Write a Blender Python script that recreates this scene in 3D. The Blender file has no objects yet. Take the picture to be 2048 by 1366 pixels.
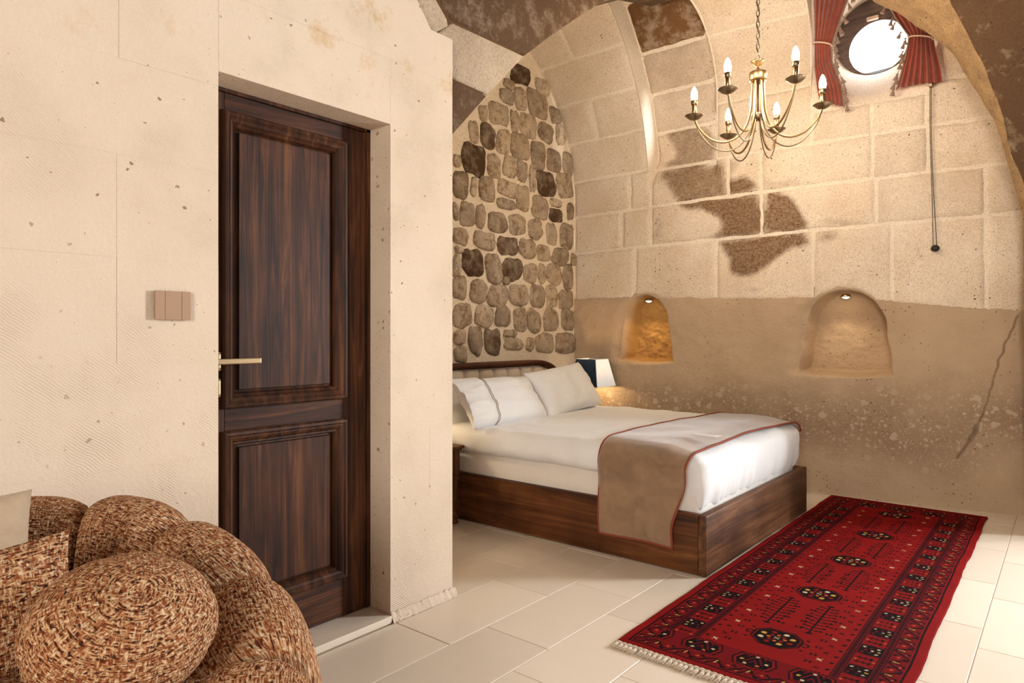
import bpy, bmesh, math, random
import numpy as np
from mathutils import Vector, Matrix, noise
random.seed(7)
PI = math.pi
SC = bpy.context.scene
COL = SC.collection

# ------------------------------------------------------------------ camera
W_, H_ = 2048, 1366
FPX, CX, HY, CAMZ, YAW = 1354.0, 1024.0, 669.0, 1.2, math.radians(39.6)
cam_d = bpy.data.cameras.new('camera')
cam_d.sensor_width = 36.0
cam_d.lens = FPX / W_ * 36.0
cam_d.shift_y = -(H_ / 2 - HY) / W_
cam_d.clip_start = 0.05
cam = bpy.data.objects.new('camera', cam_d)
cam.location = (0, 0, CAMZ)
cam.rotation_euler = (PI / 2, 0, YAW)
COL.objects.link(cam)
SC.camera = cam

# ------------------------------------------------------------------ world, large lights, exposure
world = bpy.data.worlds.new('sky')
SC.world = world
world.use_nodes = True
bg = world.node_tree.nodes['Background']
bg.inputs[0].default_value = (1.0, 0.97, 0.94, 1)
bg.inputs[1].default_value = 0.32
SC.view_settings.view_transform = 'Standard'
SC.view_settings.look = 'None'
SC.view_settings.exposure = 0.22
SC.view_settings.gamma = 1.0
SC.view_settings.use_curve_mapping = False
SC.cycles.use_denoising = True
SC.cycles.max_bounces = 6
SC.cycles.diffuse_bounces = 4
SC.cycles.use_adaptive_sampling = True
SC.cycles.adaptive_threshold = 0.02
SC.cycles.sample_clamp_indirect = 8.0


def area_light(name, loc, target, sx, sy, power, col):
    l = bpy.data.lights.new(name, 'AREA')
    l.shape = 'RECTANGLE'
    l.size, l.size_y = sx, sy
    l.energy = power
    l.color = col
    o = bpy.data.objects.new(name, l)
    o.location = loc
    o.rotation_euler = (Vector(target) - Vector(loc)).to_track_quat('-Z', 'Y').to_euler()
    COL.objects.link(o)
    return o


def point_light(name, loc, power, col, radius=0.03, spot=None):
    l = bpy.data.lights.new(name, 'SPOT' if spot else 'POINT')
    l.energy = power
    l.color = col
    l.shadow_soft_size = radius
    if spot:
        l.spot_size = spot
        l.spot_blend = 0.6
    o = bpy.data.objects.new(name, l)
    o.location = loc
    COL.objects.link(o)
    return o


# daylight of the round window, then two added fill lights out of view
area_light('window_daylight', (-1.22, 6.25, 3.75), (-1.75, 2.2, 1.2), 0.7, 0.7, 170, (0.92, 0.96, 1.0))
area_light('side_fill_light', (1.47, 6.15, 1.75), (-2.0, 1.9, 1.0), 1.0, 1.7, 500, (0.93, 0.965, 1.0))
area_light('rear_fill_light', (1.0, -3.0, 1.9), (-1.2, 5.0, 1.5), 1.5, 1.6, 200, (1.0, 0.93, 0.84))

# ------------------------------------------------------------------ pixel helpers (a pixel gives a direction only)
FV = Vector((-math.sin(YAW), math.cos(YAW), 0))
RV = Vector((math.cos(YAW), math.sin(YAW), 0))
CV = Vector((0, 0, CAMZ))


def ray(x, y):
    return FV + RV * ((x - CX) / FPX) + Vector((0, 0, (HY - y) / FPX))


def on_floor(x, y, z=0.0):
    d = ray(x, y)
    return CV + d * ((z - CAMZ) / d.z)


def on_x(x, y, X):
    d = ray(x, y)
    return CV + d * (X / d.x)


def on_y(x, y, Y):
    d = ray(x, y)
    return CV + d * (Y / d.y)


# ------------------------------------------------------------------ material helpers
def newmat(name, color=(0.8, 0.8, 0.8), rough=0.8, metal=0.0, spec=0.3):
    m = bpy.data.materials.new(name)
    m.use_nodes = True
    b = m.node_tree.nodes['Principled BSDF']
    b.inputs['Base Color'].default_value = (*color, 1)
    b.inputs['Roughness'].default_value = rough
    b.inputs['Metallic'].default_value = metal
    b.inputs['Specular IOR Level'].default_value = spec
    return m, m.node_tree, b


def setin(nt, sock, v):
    if isinstance(v, bpy.types.NodeSocket):
        nt.links.new(v, sock)
    elif isinstance(v, (tuple, list)) and len(v) == 3 and sock.type == 'RGBA':
        sock.default_value = (*v, 1)
    else:
        sock.default_value = v


def coord(nt, kind='Object', scale=(1, 1, 1), rot=(0, 0, 0), loc=(0, 0, 0)):
    c = nt.nodes.new('ShaderNodeTexCoord')
    mp = nt.nodes.new('ShaderNodeMapping')
    nt.links.new(c.outputs[kind], mp.inputs['Vector'])
    mp.inputs['Scale'].default_value = scale
    mp.inputs['Rotation'].default_value = rot
    mp.inputs['Location'].default_value = loc
    return mp.outputs[0]


def vnoise(nt, vec, scale, detail=4, rough=0.55, dist=0.0):
    n = nt.nodes.new('ShaderNodeTexNoise')
    setin(nt, n.inputs['Vector'], vec)
    n.inputs['Scale'].default_value = scale
    n.inputs['Detail'].default_value = detail
    n.inputs['Roughness'].default_value = rough
    n.inputs['Distortion'].default_value = dist
    return n.outputs[0]


def voronoi(nt, vec, scale, feature='F1', rand=1.0):
    n = nt.nodes.new('ShaderNodeTexVoronoi')
    n.feature = feature
    setin(nt, n.inputs['Vector'], vec)
    n.inputs['Scale'].default_value = scale
    n.inputs['Randomness'].default_value = rand
    return n


def ramp(nt, fac, stops):
    r = nt.nodes.new('ShaderNodeValToRGB')
    el = r.color_ramp.elements
    while len(el) < len(stops):
        el.new(0.5)
    for e, (p, c) in zip(el, stops):
        e.position = p
        e.color = (*c, 1) if isinstance(c, tuple) else (c, c, c, 1)
    setin(nt, r.inputs[0], fac)
    return r.outputs[0]


def mixc(nt, fac, a, b, mode='MIX'):
    n = nt.nodes.new('ShaderNodeMix')
    n.data_type = 'RGBA'
    n.blend_type = mode
    setin(nt, n.inputs[0], fac)
    setin(nt, n.inputs[6], a)
    setin(nt, n.inputs[7], b)
    return n.outputs[2]


def math_(nt, op, a, b=0.0, clamp=False):
    n = nt.nodes.new('ShaderNodeMath')
    n.operation = op
    n.use_clamp = clamp
    setin(nt, n.inputs[0], a)
    setin(nt, n.inputs[1], b)
    return n.outputs[0]


def bump(nt, bsdf, height, strength=0.3, dist=0.01):
    n = nt.nodes.new('ShaderNodeBump')
    n.inputs['Strength'].default_value = strength
    n.inputs['Distance'].default_value = dist
    setin(nt, n.inputs['Height'], height)
    nt.links.new(n.outputs[0], bsdf.inputs['Normal'])


def attr(nt, name, out='Fac'):
    n = nt.nodes.new('ShaderNodeAttribute')
    n.attribute_name = name
    return n.outputs[out]


def objinfo(nt, out):
    return nt.nodes.new('ShaderNodeObjectInfo').outputs[out]


def specks(nt, vec, scale, size, rarity):
    """small dark pits: sparse round cells"""
    v = voronoi(nt, vec, scale)
    near = math_(nt, 'LESS_THAN', v.outputs['Distance'], size)
    sep = nt.nodes.new('ShaderNodeSeparateColor')
    nt.links.new(v.outputs['Color'], sep.inputs[0])
    pick = math_(nt, 'GREATER_THAN', sep.outputs[0], rarity)
    return math_(nt, 'MULTIPLY', near, pick)


def wobble(nt, vec, scale, amt):
    nzn = nt.nodes.new('ShaderNodeTexNoise')
    nzn.inputs['Scale'].default_value = scale
    nt.links.new(vec, nzn.inputs['Vector'])
    n = nt.nodes.new('ShaderNodeVectorMath')
    n.operation = 'SCALE'
    nt.links.new(nzn.outputs[1], n.inputs[0])
    n.inputs['Scale'].default_value = amt
    a = nt.nodes.new('ShaderNodeVectorMath')
    nt.links.new(vec, a.inputs[0])
    nt.links.new(n.outputs[0], a.inputs[1])
    return a.outputs[0]


# ------------------------------------------------------------------ materials
def stone_material(name, base, alt, dark, speck_col, fine=1.0, stain=False, tone=False, bumpk=0.35,
                   rarity=0.55, low=2.5):
    m, nt, b = newmat(name, base, 0.9, 0, 0.15)
    o = coord(nt)
    c = mixc(nt, ramp(nt, vnoise(nt, o, low, 6, 0.6), [(0.38, 0.0), (0.66, 1.0)]), base, alt)
    c = mixc(nt, math_(nt, 'MULTIPLY', vnoise(nt, o, 140, 3, 0.7), 0.55), c, mixc(nt, 0.5, c, (0.95, 0.86, 0.74)))
    if name == 'rubble_stone':
        mo = ramp(nt, vnoise(nt, o, 16, 6, 0.75), [(0.50, 0.0), (0.60, 1.0)])
        c = mixc(nt, math_(nt, 'MULTIPLY', mo, 0.7), c, (0.24, 0.135, 0.062))
        c = mixc(nt, math_(nt, 'MULTIPLY', ramp(nt, vnoise(nt, o, 5, 3, 0.6), [(0.5, 0.0), (0.62, 1.0)]), 0.35), c, (0.50, 0.43, 0.37))
    if tone:
        t = objinfo(nt, 'Color')
        sep = nt.nodes.new('ShaderNodeSeparateColor')
        nt.links.new(t, sep.inputs[0])
        edge = vnoise(nt, o, 9, 5, 0.7)
        k = math_(nt, 'ADD', math_(nt, 'MULTIPLY', sep.outputs[0], 1.35),
                  math_(nt, 'MULTIPLY', math_(nt, 'SUBTRACT', edge, 0.55), math_(nt, 'MULTIPLY', sep.outputs[0], 2.4)), clamp=True)
        c = mixc(nt, k, c, dark)
    if stain:
        s = attr(nt, 'stain')
        e = vnoise(nt, o, 14, 6, 0.75)
        k = math_(nt, 'ADD', math_(nt, 'MULTIPLY', s, 1.35), math_(nt, 'MULTIPLY', math_(nt, 'SUBTRACT', e, 0.62), 0.9), clamp=True)
        k = math_(nt, 'MULTIPLY', k, math_(nt, 'ADD', 0.40, math_(nt, 'MULTIPLY', vnoise(nt, o, 60, 4, 0.7), 0.95)), clamp=True)
        k = math_(nt, 'MULTIPLY', k, math_(nt, 'GREATER_THAN', s, 0.02))
        c = mixc(nt, k, c, dark)
    ow = wobble(nt, o, 60, 0.012)
    clus = ramp(nt, vnoise(nt, o, 3.3, 3, 0.6), [(0.42, 0.15), (0.60, 1.0)])
    sp1 = math_(nt, 'MULTIPLY', specks(nt, ow, 75 * fine, 0.24, rarity), clus)
    sp2 = math_(nt, 'MULTIPLY', specks(nt, ow, 26 * fine, 0.15, rarity + 0.2), clus)
    c = mixc(nt, math_(nt, 'MULTIPLY', sp1, 0.6), c, speck_col)
    c = mixc(nt, math_(nt, 'MULTIPLY', sp2, 0.9), c, speck_col)
    gr = vnoise(nt, o, 85, 3, 0.8)
    c = mixc(nt, 1.0, c, ramp(nt, gr, [(0.30, 0.74), (0.5, 1.0), (0.72, 1.16)]), 'MULTIPLY')
    setin(nt, b.inputs['Base Color'], c)
    h = math_(nt, 'ADD', gr, math_(nt, 'MULTIPLY', vnoise(nt, o, 10, 4, 0.6), 0.8))
    bump(nt, b, h, bumpk * 1.5, 0.012)
    return m


M = {}
M['ashlar'] = stone_material('pale_tuff_block', (0.73, 0.60, 0.47), (0.63, 0.48, 0.34), (0.17, 0.085, 0.036),
                             (0.05, 0.03, 0.02), stain=True, tone=True)
M['vault'] = stone_material('vault_tuff', (0.68, 0.55, 0.425), (0.61, 0.475, 0.345), (0.115, 0.060, 0.028), (0.05, 0.03, 0.02), tone=True, rarity=0.7)
M['mortar'] = stone_material('lime_mortar', (0.77, 0.655, 0.53), (0.72, 0.595, 0.46), (0.3, 0.2, 0.1), (0.2, 0.13, 0.08), rarity=0.85)
M['rubble'] = stone_material('rubble_stone', (0.70, 0.535, 0.36), (0.58, 0.40, 0.235), (0.095, 0.050, 0.025), (0.07, 0.04, 0.025), tone=True, bumpk=0.7, low=9)
M['rubble_mortar'] = stone_material('rubble_mortar', (0.79, 0.645, 0.47), (0.74, 0.585, 0.41), (0.3, 0.2, 0.1), (0.25, 0.17, 0.1), rarity=0.9, low=6)
M['arch'] = stone_material('arch_tuff', (0.60, 0.46, 0.32), (0.48, 0.345, 0.225), (0.125, 0.070, 0.038), (0.04, 0.028, 0.02), tone=True, bumpk=0.7, low=5, fine=0.8)
M['golden_rock'] = stone_material('ochre_rock', (0.66, 0.39, 0.155), (0.44, 0.235, 0.085), (0.12, 0.07, 0.03), (0.08, 0.045, 0.02), bumpk=1.5, low=11)


def plaster_material():
    m, nt, b = newmat('pale_dressed_stone', (0.7, 0.6, 0.5), 0.9, 0, 0.15)
    o = coord(nt)
    c = mixc(nt, ramp(nt, vnoise(nt, o, 1.6, 5, 0.6), [(0.35, 0.0), (0.7, 1.0)]), (0.675, 0.535, 0.40), (0.61, 0.465, 0.33))
    c = mixc(nt, math_(nt, 'MULTIPLY', vnoise(nt, o, 180, 3, 0.7), 0.4), c, (0.82, 0.75, 0.65))
    # ochre rust blooms, more of them high up
    z = nt.nodes.new('ShaderNodeSeparateXYZ')
    nt.links.new(o, z.inputs[0])
    hi = ramp(nt, math_(nt, 'MULTIPLY', math_(nt, 'SUBTRACT', z.outputs[2], 1.9), 2.0, clamp=True), [(0, 0.0), (1, 1.0)])
    bl = ramp(nt, vnoise(nt, o, 4.5, 8, 0.72), [(0.56, 0.0), (0.70, 1.0)])
    c = mixc(nt, math_(nt, 'MULTIPLY', math_(nt, 'MULTIPLY', bl, hi), 0.8), c, (0.52, 0.30, 0.10))
    c = mixc(nt, math_(nt, 'MULTIPLY', math_(nt, 'MULTIPLY', specks(nt, wobble(nt, o, 70, 0.014), 85, 0.24, 0.80), ramp(nt, vnoise(nt, o, 2.6, 3, 0.6), [(0.36, 0.35), (0.60, 1.0)])), 0.75), c, (0.22, 0.13, 0.06))
    c = mixc(nt, math_(nt, 'MULTIPLY', math_(nt, 'MULTIPLY', specks(nt, wobble(nt, o, 50, 0.02), 27, 0.19, 0.80), ramp(nt, vnoise(nt, o, 2.1, 3, 0.6), [(0.38, 0.2), (0.56, 1.0)])), 0.8), c, (0.22, 0.13, 0.06))
    setin(nt, b.inputs['Base Color'], c)
    # chisel marks: thin slanted ridges that come and go
    wv = nt.nodes.new('ShaderNodeTexWave')
    setin(nt, wv.inputs['Vector'], coord(nt, 'Object', (1, 1, 1), (math.radians(38), 0, 0)))
    wv.bands_direction = 'Z'
    wv.inputs['Scale'].default_value = 42
    wv.inputs['Distortion'].default_value = 6
    wv.inputs['Detail'].default_value = 2
    wv.inputs['Detail Scale'].default_value = 0.6
    ch = math_(nt, 'MULTIPLY', wv.outputs[1], ramp(nt, vnoise(nt, o, 3.2, 3, 0.5), [(0.45, 0.0), (0.62, 1.0)]))
    h = math_(nt, 'ADD', math_(nt, 'MULTIPLY', ch, 0.5), vnoise(nt, o, 70, 6, 0.7))
    bump(nt, b, h, 0.5, 0.008)
    return m


M['plaster'] = plaster_material()


def rock_material():
    m, nt, b = newmat('hewn_tuff_bedrock', (0.4, 0.28, 0.18), 0.92, 0, 0.12)
    o = coord(nt)
    z = nt.nodes.new('ShaderNodeSeparateXYZ')
    nt.links.new(o, z.inputs[0])
    c = mixc(nt, ramp(nt, vnoise(nt, o, 1.7, 6, 0.62), [(0.36, 0.0), (0.68, 1.0)]), (0.57, 0.405, 0.265), (0.46, 0.305, 0.182))
    c = mixc(nt, math_(nt, 'MULTIPLY', vnoise(nt, o, 150, 3, 0.75), 0.5), c, (0.62, 0.48, 0.34))
    # band of darker breccia with pale clasts around knee to waist height
    wob = math_(nt, 'MULTIPLY', math_(nt, 'SUBTRACT', vnoise(nt, o, 1.3, 4, 0.6), 0.5), 0.9)
    band = math_(nt, 'SUBTRACT', 1.0, math_(nt, 'MULTIPLY', math_(nt, 'ABSOLUTE', math_(nt, 'SUBTRACT', math_(nt, 'ADD', z.outputs[2], wob), 0.55)), 3.0), clamp=True)
    c = mixc(nt, math_(nt, 'MULTIPLY', band, 0.55), c, (0.22, 0.135, 0.075))
    ow = nt.nodes.new('ShaderNodeMix')
    ow.data_type = 'VECTOR'
    nz = nt.nodes.new('ShaderNodeTexNoise')
    nz.inputs['Scale'].default_value = 25
    nt.links.new(o, nz.inputs['Vector'])
    ow.inputs[0].default_value = 0.035
    nt.links.new(o, ow.inputs[4])
    nt.links.new(nz.outputs[1], ow.inputs[5])
    big = specks(nt, ow.outputs[1], 11, 0.26, 0.62)
    med = specks(nt, ow.outputs[1], 27, 0.30, 0.5)
    sml = specks(nt, ow.outputs[1], 70, 0.32, 0.45)
    cl = math_(nt, 'MULTIPLY', math_(nt, 'MAXIMUM', math_(nt, 'MAXIMUM', big, med), sml), math_(nt, 'ADD', 0.06, band), clamp=True)
    c = mixc(nt, math_(nt, 'MULTIPLY', cl, 0.62), c, (0.66, 0.53, 0.38))
    c = mixc(nt, math_(nt, 'MULTIPLY', math_(nt, 'MULTIPLY', specks(nt, wobble(nt, o, 50, 0.02), 42, 0.2, 0.78), ramp(nt, vnoise(nt, o, 2.5, 3, 0.6), [(0.42, 0.1), (0.58, 1.0)])), 0.8), c, (0.06, 0.035, 0.02))
    c = mixc(nt, attr(nt, 'crack'), c, (0.10, 0.058, 0.03))
    c = mixc(nt, math_(nt, 'MULTIPLY', attr(nt, 'ochre'), 0.85), c, (0.50, 0.265, 0.07))  # tint for the lamplit insides of the niches
    setin(nt, b.inputs['Base Color'], c)
    h = math_(nt, 'ADD', vnoise(nt, o, 55, 6, 0.75), math_(nt, 'MULTIPLY', vnoise(nt, o, 9, 4, 0.6), 1.2))
    bump(nt, b, h, 0.8, 0.016)
    return m


M['rock'] = rock_material()


def tile_material():
    m, nt, b = newmat('honed_limestone_tile', (0.7, 0.62, 0.52), 0.34, 0, 0.4)
    o = coord(nt)
    c = mixc(nt, vnoise(nt, o, 3.0, 6, 0.6, 0.6), (0.76, 0.665, 0.55), (0.68, 0.575, 0.455))
    r = math_(nt, 'ADD', 0.93, math_(nt, 'MULTIPLY', objinfo(nt, 'Random'), 0.12))
    c = mixc(nt, 1.0, c, mixc(nt, 1.0, (1, 1, 1), r, 'MULTIPLY'), 'MULTIPLY')
    setin(nt, b.inputs['Base Color'], c)
    setin(nt, b.inputs['Roughness'], math_(nt, 'ADD', 0.28, math_(nt, 'MULTIPLY', vnoise(nt, o, 8, 4, 0.6), 0.22)))
    bump(nt, b, vnoise(nt, o, 30, 4, 0.6), 0.05, 0.004)
    return m


M['tile'] = tile_material()
M['grout'] = newmat('floor_grout', (0.58, 0.47, 0.35), 0.9)[0]


def wood_material(name, c0, c1, c2, axis, rough=0.55, scale=1.0, knots=False):
    """axis: the world axis that the grain runs along"""
    m, nt, b = newmat(name, c0, rough, 0, 0.22)
    sc = [26.0 * scale] * 3
    sc['XYZ'.index(axis)] = 1.4 * scale
    o = coord(nt, 'Object', tuple(sc))
    g = vnoise(nt, o, 1.0, 7, 0.62, 1.2)
    sc2 = [170.0] * 3
    sc2['XYZ'.index(axis)] = 3.0
    f = vnoise(nt, coord(nt, 'Object', tuple(sc2)), 1.0, 4, 0.7, 0.3)
    c = ramp(nt, g, [(0.30, c0), (0.52, c1), (0.72, c2)])
    c = mixc(nt, math_(nt, 'MULTIPLY', f, 0.55), c, mixc(nt, 1.0, c, (0.35, 0.30, 0.28), 'MULTIPLY'))
    big = vnoise(nt, coord(nt), 2.6, 4, 0.6)
    c = mixc(nt, ramp(nt, big, [(0.35, 0.65), (0.6, 0.0)]), c, mixc(nt, 1.0, c, (0.32, 0.28, 0.26), 'MULTIPLY'))
    if knots:
        kx = specks(nt, wobble(nt, coord(nt, 'Object', (9, 9, 15)), 3.0, 0.5), 1.0, 0.09, 0.7)
        c = mixc(nt, math_(nt, 'MULTIPLY', kx, 0.7), c, (0.035, 0.014, 0.006))
    setin(nt, b.inputs['Base Color'], c)
    bump(nt, b, math_(nt, 'ADD', f, math_(nt, 'MULTIPLY', g, 0.7)), 0.3, 0.004)
    return m


M['door_v'] = wood_material('dark_walnut_upright', (0.020, 0.008, 0.004), (0.080, 0.027, 0.010), (0.19, 0.072, 0.025), 'Z')
M['door_h'] = wood_material('dark_walnut_level', (0.020, 0.008, 0.004), (0.078, 0.026, 0.010), (0.17, 0.062, 0.022), 'Y')
M['bed_x'] = wood_material('bed_wood_long', (0.045, 0.015, 0.005), (0.15, 0.050, 0.014), (0.28, 0.112, 0.034), 'X', 0.5, 0.6, True)
M['bed_y'] = wood_material('bed_wood_cross', (0.055, 0.022, 0.010), (0.16, 0.066, 0.027), (0.28, 0.132, 0.055), 'Y', 0.5, 0.6, True)
M['night_wood'] = wood_material('carved_nightstand_wood', (0.06, 0.02, 0.007), (0.19, 0.070, 0.022), (0.32, 0.13, 0.045), 'Z', 0.4)
M['head_wood'] = wood_material('headboard_wood', (0.05, 0.016, 0.007), (0.11, 0.036, 0.014), (0.19, 0.07, 0.027), 'Y', 0.35)


def cloth_material(name, col, col2, scale=6.0, rough=0.85, weave=420, bk=0.12, sheen=0.2, wr=0.0):
    m, nt, b = newmat(name, col, rough, 0, 0.2)
    o = coord(nt)
    c = mixc(nt, ramp(nt, vnoise(nt, o, scale, 5, 0.6, 0.8), [(0.35, 0.0), (0.7, 1.0)]), col, col2)
    setin(nt, b.inputs['Base Color'], c)
    b.inputs['Sheen Weight'].default_value = sheen
    h = vnoise(nt, o, weave, 2, 0.5)
    if wr:
        h = math_(nt, 'ADD', math_(nt, 'MULTIPLY', h, 0.15), math_(nt, 'MULTIPLY', vnoise(nt, o, 7, 4, 0.5, 1.5), wr))
    bump(nt, b, h, bk, 0.006 if not wr else 0.02)
    return m


M['white_linen'] = cloth_material('white_cotton', (0.80, 0.79, 0.78), (0.76, 0.75, 0.74), wr=0.6, bk=0.22)
M['cream_linen'] = cloth_material('ivory_cotton', (0.74, 0.68, 0.62), (0.70, 0.64, 0.57), wr=0.5, bk=0.18)
M['cream_pad'] = cloth_material('cream_upholstery', (0.60, 0.50, 0.39), (0.56, 0.46, 0.35))
M['velvet'] = cloth_material('taupe_velvet', (0.30, 0.185, 0.105), (0.20, 0.12, 0.066), 7, 0.8, 300, 0.15, 0.6)
M['rust'] = newmat('rust_piping', (0.22, 0.045, 0.022), 0.7)[0]
M['curtain'] = cloth_material('rust_red_curtain', (0.31, 0.060, 0.030), (0.23, 0.040, 0.020), 12, 0.9, 350, 0.15, 0.3)
M['trim'] = cloth_material('taupe_trim', (0.30, 0.20, 0.14), (0.22, 0.14, 0.10), 40)
M['rope'] = newmat('pale_rope', (0.62, 0.46, 0.36), 0.9)[0]
M['pale_cushion'] = cloth_material('oatmeal_linen', (0.44, 0.325, 0.215), (0.35, 0.25, 0.16), 9, 0.9, 160, 0.3)
M['fringe'] = cloth_material('wool_fringe', (0.62, 0.52, 0.40), (0.48, 0.38, 0.28), 60, 0.95, 300, 0.4)
M['thread'] = newmat('bronze_thread', (0.30, 0.20, 0.11), 0.6)[0]


def tweed_material():
    m, nt, b = newmat('rust_boucle_tweed', (0.4, 0.2, 0.1), 0.95, 0, 0.1)
    uv1 = coord(nt, 'UV', (55, 235, 1))
    uv2 = coord(nt, 'UV', (235, 55, 1), loc=(3.7, 1.3, 0))
    n1 = vnoise(nt, uv1, 1.0, 2, 0.5)
    n2 = vnoise(nt, uv2, 1.0, 2, 0.5)
    n3 = vnoise(nt, coord(nt, 'UV', (70, 210, 1), loc=(9, 4, 0)), 1.0, 2, 0.5)
    c = ramp(nt, n1, [(0.37, (0.045, 0.015, 0.008)), (0.47, (0.22, 0.055, 0.018)), (0.54, (0.40, 0.19, 0.08)), (0.65, (0.62, 0.43, 0.26))])
    c2 = ramp(nt, n2, [(0.40, (0.20, 0.05, 0.016)), (0.51, (0.42, 0.23, 0.11)), (0.63, (0.66, 0.48, 0.30))])
    k = ramp(nt, vnoise(nt, coord(nt, 'UV', (120, 120, 1)), 1.0, 2, 0.5), [(0.46, 0.0), (0.56, 1.0)])
    c = mixc(nt, k, c, c2)
    c = mixc(nt, ramp(nt, n3, [(0.60, 0.0), (0.66, 1.0)]), c, (0.03, 0.012, 0.008))
    setin(nt, b.inputs['Base Color'], c)
    h = math_(nt, 'ADD', n1, n2)
    bump(nt, b, h, 0.8, 0.006)
    return m


M['tweed'] = tweed_material()
M['brass'] = newmat('aged_brass', (0.46, 0.305, 0.15), 0.32, 1.0)[0]
M['bronze'] = newmat('dark_bronze', (0.30, 0.225, 0.14), 0.35, 1.0)[0]
M['door_brass'] = newmat('matt_bronze', (0.36, 0.25, 0.14), 0.38, 1.0)[0]
M['iron'] = newmat('dark_iron', (0.04, 0.03, 0.025), 0.6, 0.6)[0]
M['switch'] = newmat('beige_switch_plastic', (0.36, 0.225, 0.14), 0.5)[0]
M['switch_dark'] = newmat('brown_switch_gap', (0.05, 0.025, 0.015), 0.7)[0]
M['card'] = newmat('white_card', (0.85, 0.84, 0.82), 0.6)[0]
M['win_frame'] = wood_material('grey_brown_frame', (0.08, 0.055, 0.045), (0.15, 0.105, 0.082), (0.22, 0.16, 0.13), 'X', 0.6)
M['navy'] = cloth_material('navy_shade', (0.008, 0.022, 0.045), (0.012, 0.035, 0.07), 20)
M['ceramic'] = newmat('white_ceramic', (0.75, 0.73, 0.70), 0.25)[0]
M['black_glaze'] = newmat('black_glaze', (0.02, 0.015, 0.012), 0.3)[0]


def emit_material(name, col, strength):
    m, nt, b = newmat(name, col, 0.5)
    b.inputs['Emission Color'].default_value = (*col, 1)
    b.inputs['Emission Strength'].default_value = strength
    return m


M['bulb'] = emit_material('glowing_bulb', (1.0, 0.80, 0.50), 26)
M['spot'] = emit_material('glowing_spot_lens', (1.0, 0.80, 0.48), 30)


def shade_material():
    m, nt, b = newmat('white_pleated_shade', (0.82, 0.80, 0.78), 0.9)
    wv = nt.nodes.new('ShaderNodeTexWave')
    wv.bands_direction = 'Y'
    setin(nt, wv.inputs['Vector'], coord(nt))
    wv.inputs['Scale'].default_value = 22
    bump(nt, b, wv.outputs[1], 0.35, 0.004)
    b.inputs['Emission Color'].default_value = (1.0, 0.93, 0.85, 1)
    b.inputs['Emission Strength'].default_value = 0.35      # lit from within by its bulb
    return m


M['shade'] = shade_material()
gl, gnt, gb = newmat('window_glass', (1, 1, 1), 0.02)
gb.inputs['Transmission Weight'].default_value = 1.0
gb.inputs['IOR'].default_value = 1.02
M['glass'] = gl
m_, nt_, b_ = newmat('rug_pile', (0.4, 0.02, 0.02), 0.95, 0, 0.1)
a_ = attr(nt_, 'pattern', 'Color')
setin(nt_, b_.inputs['Base Color'], mixc(nt_, math_(nt_, 'MULTIPLY', vnoise(nt_, coord(nt_), 220, 3, 0.6), 0.5), a_, mixc(nt_, 1.0, a_, (0.45, 0.4, 0.4), 'MULTIPLY')))
b_.inputs['Specular IOR Level'].default_value = 0.05
bump(nt_, b_, vnoise(nt_, coord(nt_), 260, 3, 0.6), 0.5, 0.006)
M['rug'] = m_
M['rug_edge'] = newmat('rug_selvedge', (0.21, 0.012, 0.012), 0.95)[0]


# ------------------------------------------------------------------ object helpers
def finish(name, me, mat, parent=None, smooth=True, label=None, cat=None, group=None, kind=None, recentre=True):
    if mat is not None:
        me.materials.append(mat)
    if smooth:
        me.polygons.foreach_set('use_smooth', [True] * len(me.polygons))
    o = bpy.data.objects.new(name, me)
    COL.objects.link(o)
    if parent is not None:
        o.parent = parent
        if parent.type == 'EMPTY':
            o.matrix_parent_inverse = Matrix.Translation(-parent.location)
    elif recentre and kind is None:
        co = np.empty(len(me.vertices) * 3)
        me.vertices.foreach_get('co', co)
        co = co.reshape(-1, 3)
        lo, hi = co.min(0), co.max(0)
        c = Vector(((lo[0] + hi[0]) / 2, (lo[1] + hi[1]) / 2, lo[2]))
        me.transform(Matrix.Translation(-c))
        o.location = c
    for k, v in (('label', label), ('category', cat), ('group', group), ('kind', kind)):
        if v:
            o[k] = v
    return o


def thing(name, loc, label, cat, group=None):
    o = bpy.data.objects.new(name, None)
    o.empty_display_size = 0.1
    o.location = loc
    COL.objects.link(o)
    o['label'] = label
    o['category'] = cat
    if group:
        o['group'] = group
    return o


def part(name, geo, mat, parent, smooth=True, label=None):
    """geo: (verts, faces) or bmesh, in world coordinates"""
    o = finish(name, to_mesh(name, geo), mat, parent, smooth)
    if label:
        o['label'] = label
    return o


def to_mesh(name, geo):
    me = bpy.data.meshes.new(name)
    if isinstance(geo, bmesh.types.BMesh):
        geo.to_mesh(me)
        geo.free()
    else:
        me.from_pydata([tuple(v) for v in geo[0]], [], geo[1])
    me.update()
    return me


def fix_normals(me):
    bm = bmesh.new()
    bm.from_mesh(me)
    bmesh.ops.recalc_face_normals(bm, faces=bm.faces)
    bm.to_mesh(me)
    bm.free()


def box(x0, x1, y0, y1, z0, z1, bevel=0.0, seg=2):
    bm = bmesh.new()
    bmesh.ops.create_cube(bm, size=1.0)
    bmesh.ops.scale(bm, vec=(x1 - x0, y1 - y0, z1 - z0), verts=bm.verts)
    bmesh.ops.translate(bm, vec=((x0 + x1) / 2, (y0 + y1) / 2, (z0 + z1) / 2), verts=bm.verts)
    if bevel:
        bmesh.ops.bevel(bm, geom=bm.edges[:], offset=bevel, segments=seg, profile=0.6, affect='EDGES')
    return bm


def merge(*bms):
    out = bms[0]
    for b in bms[1:]:
        me = bpy.data.meshes.new('t')
        b.to_mesh(me)
        b.free()
        out.from_mesh(me)
        bpy.data.meshes.remove(me)
    return out


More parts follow.
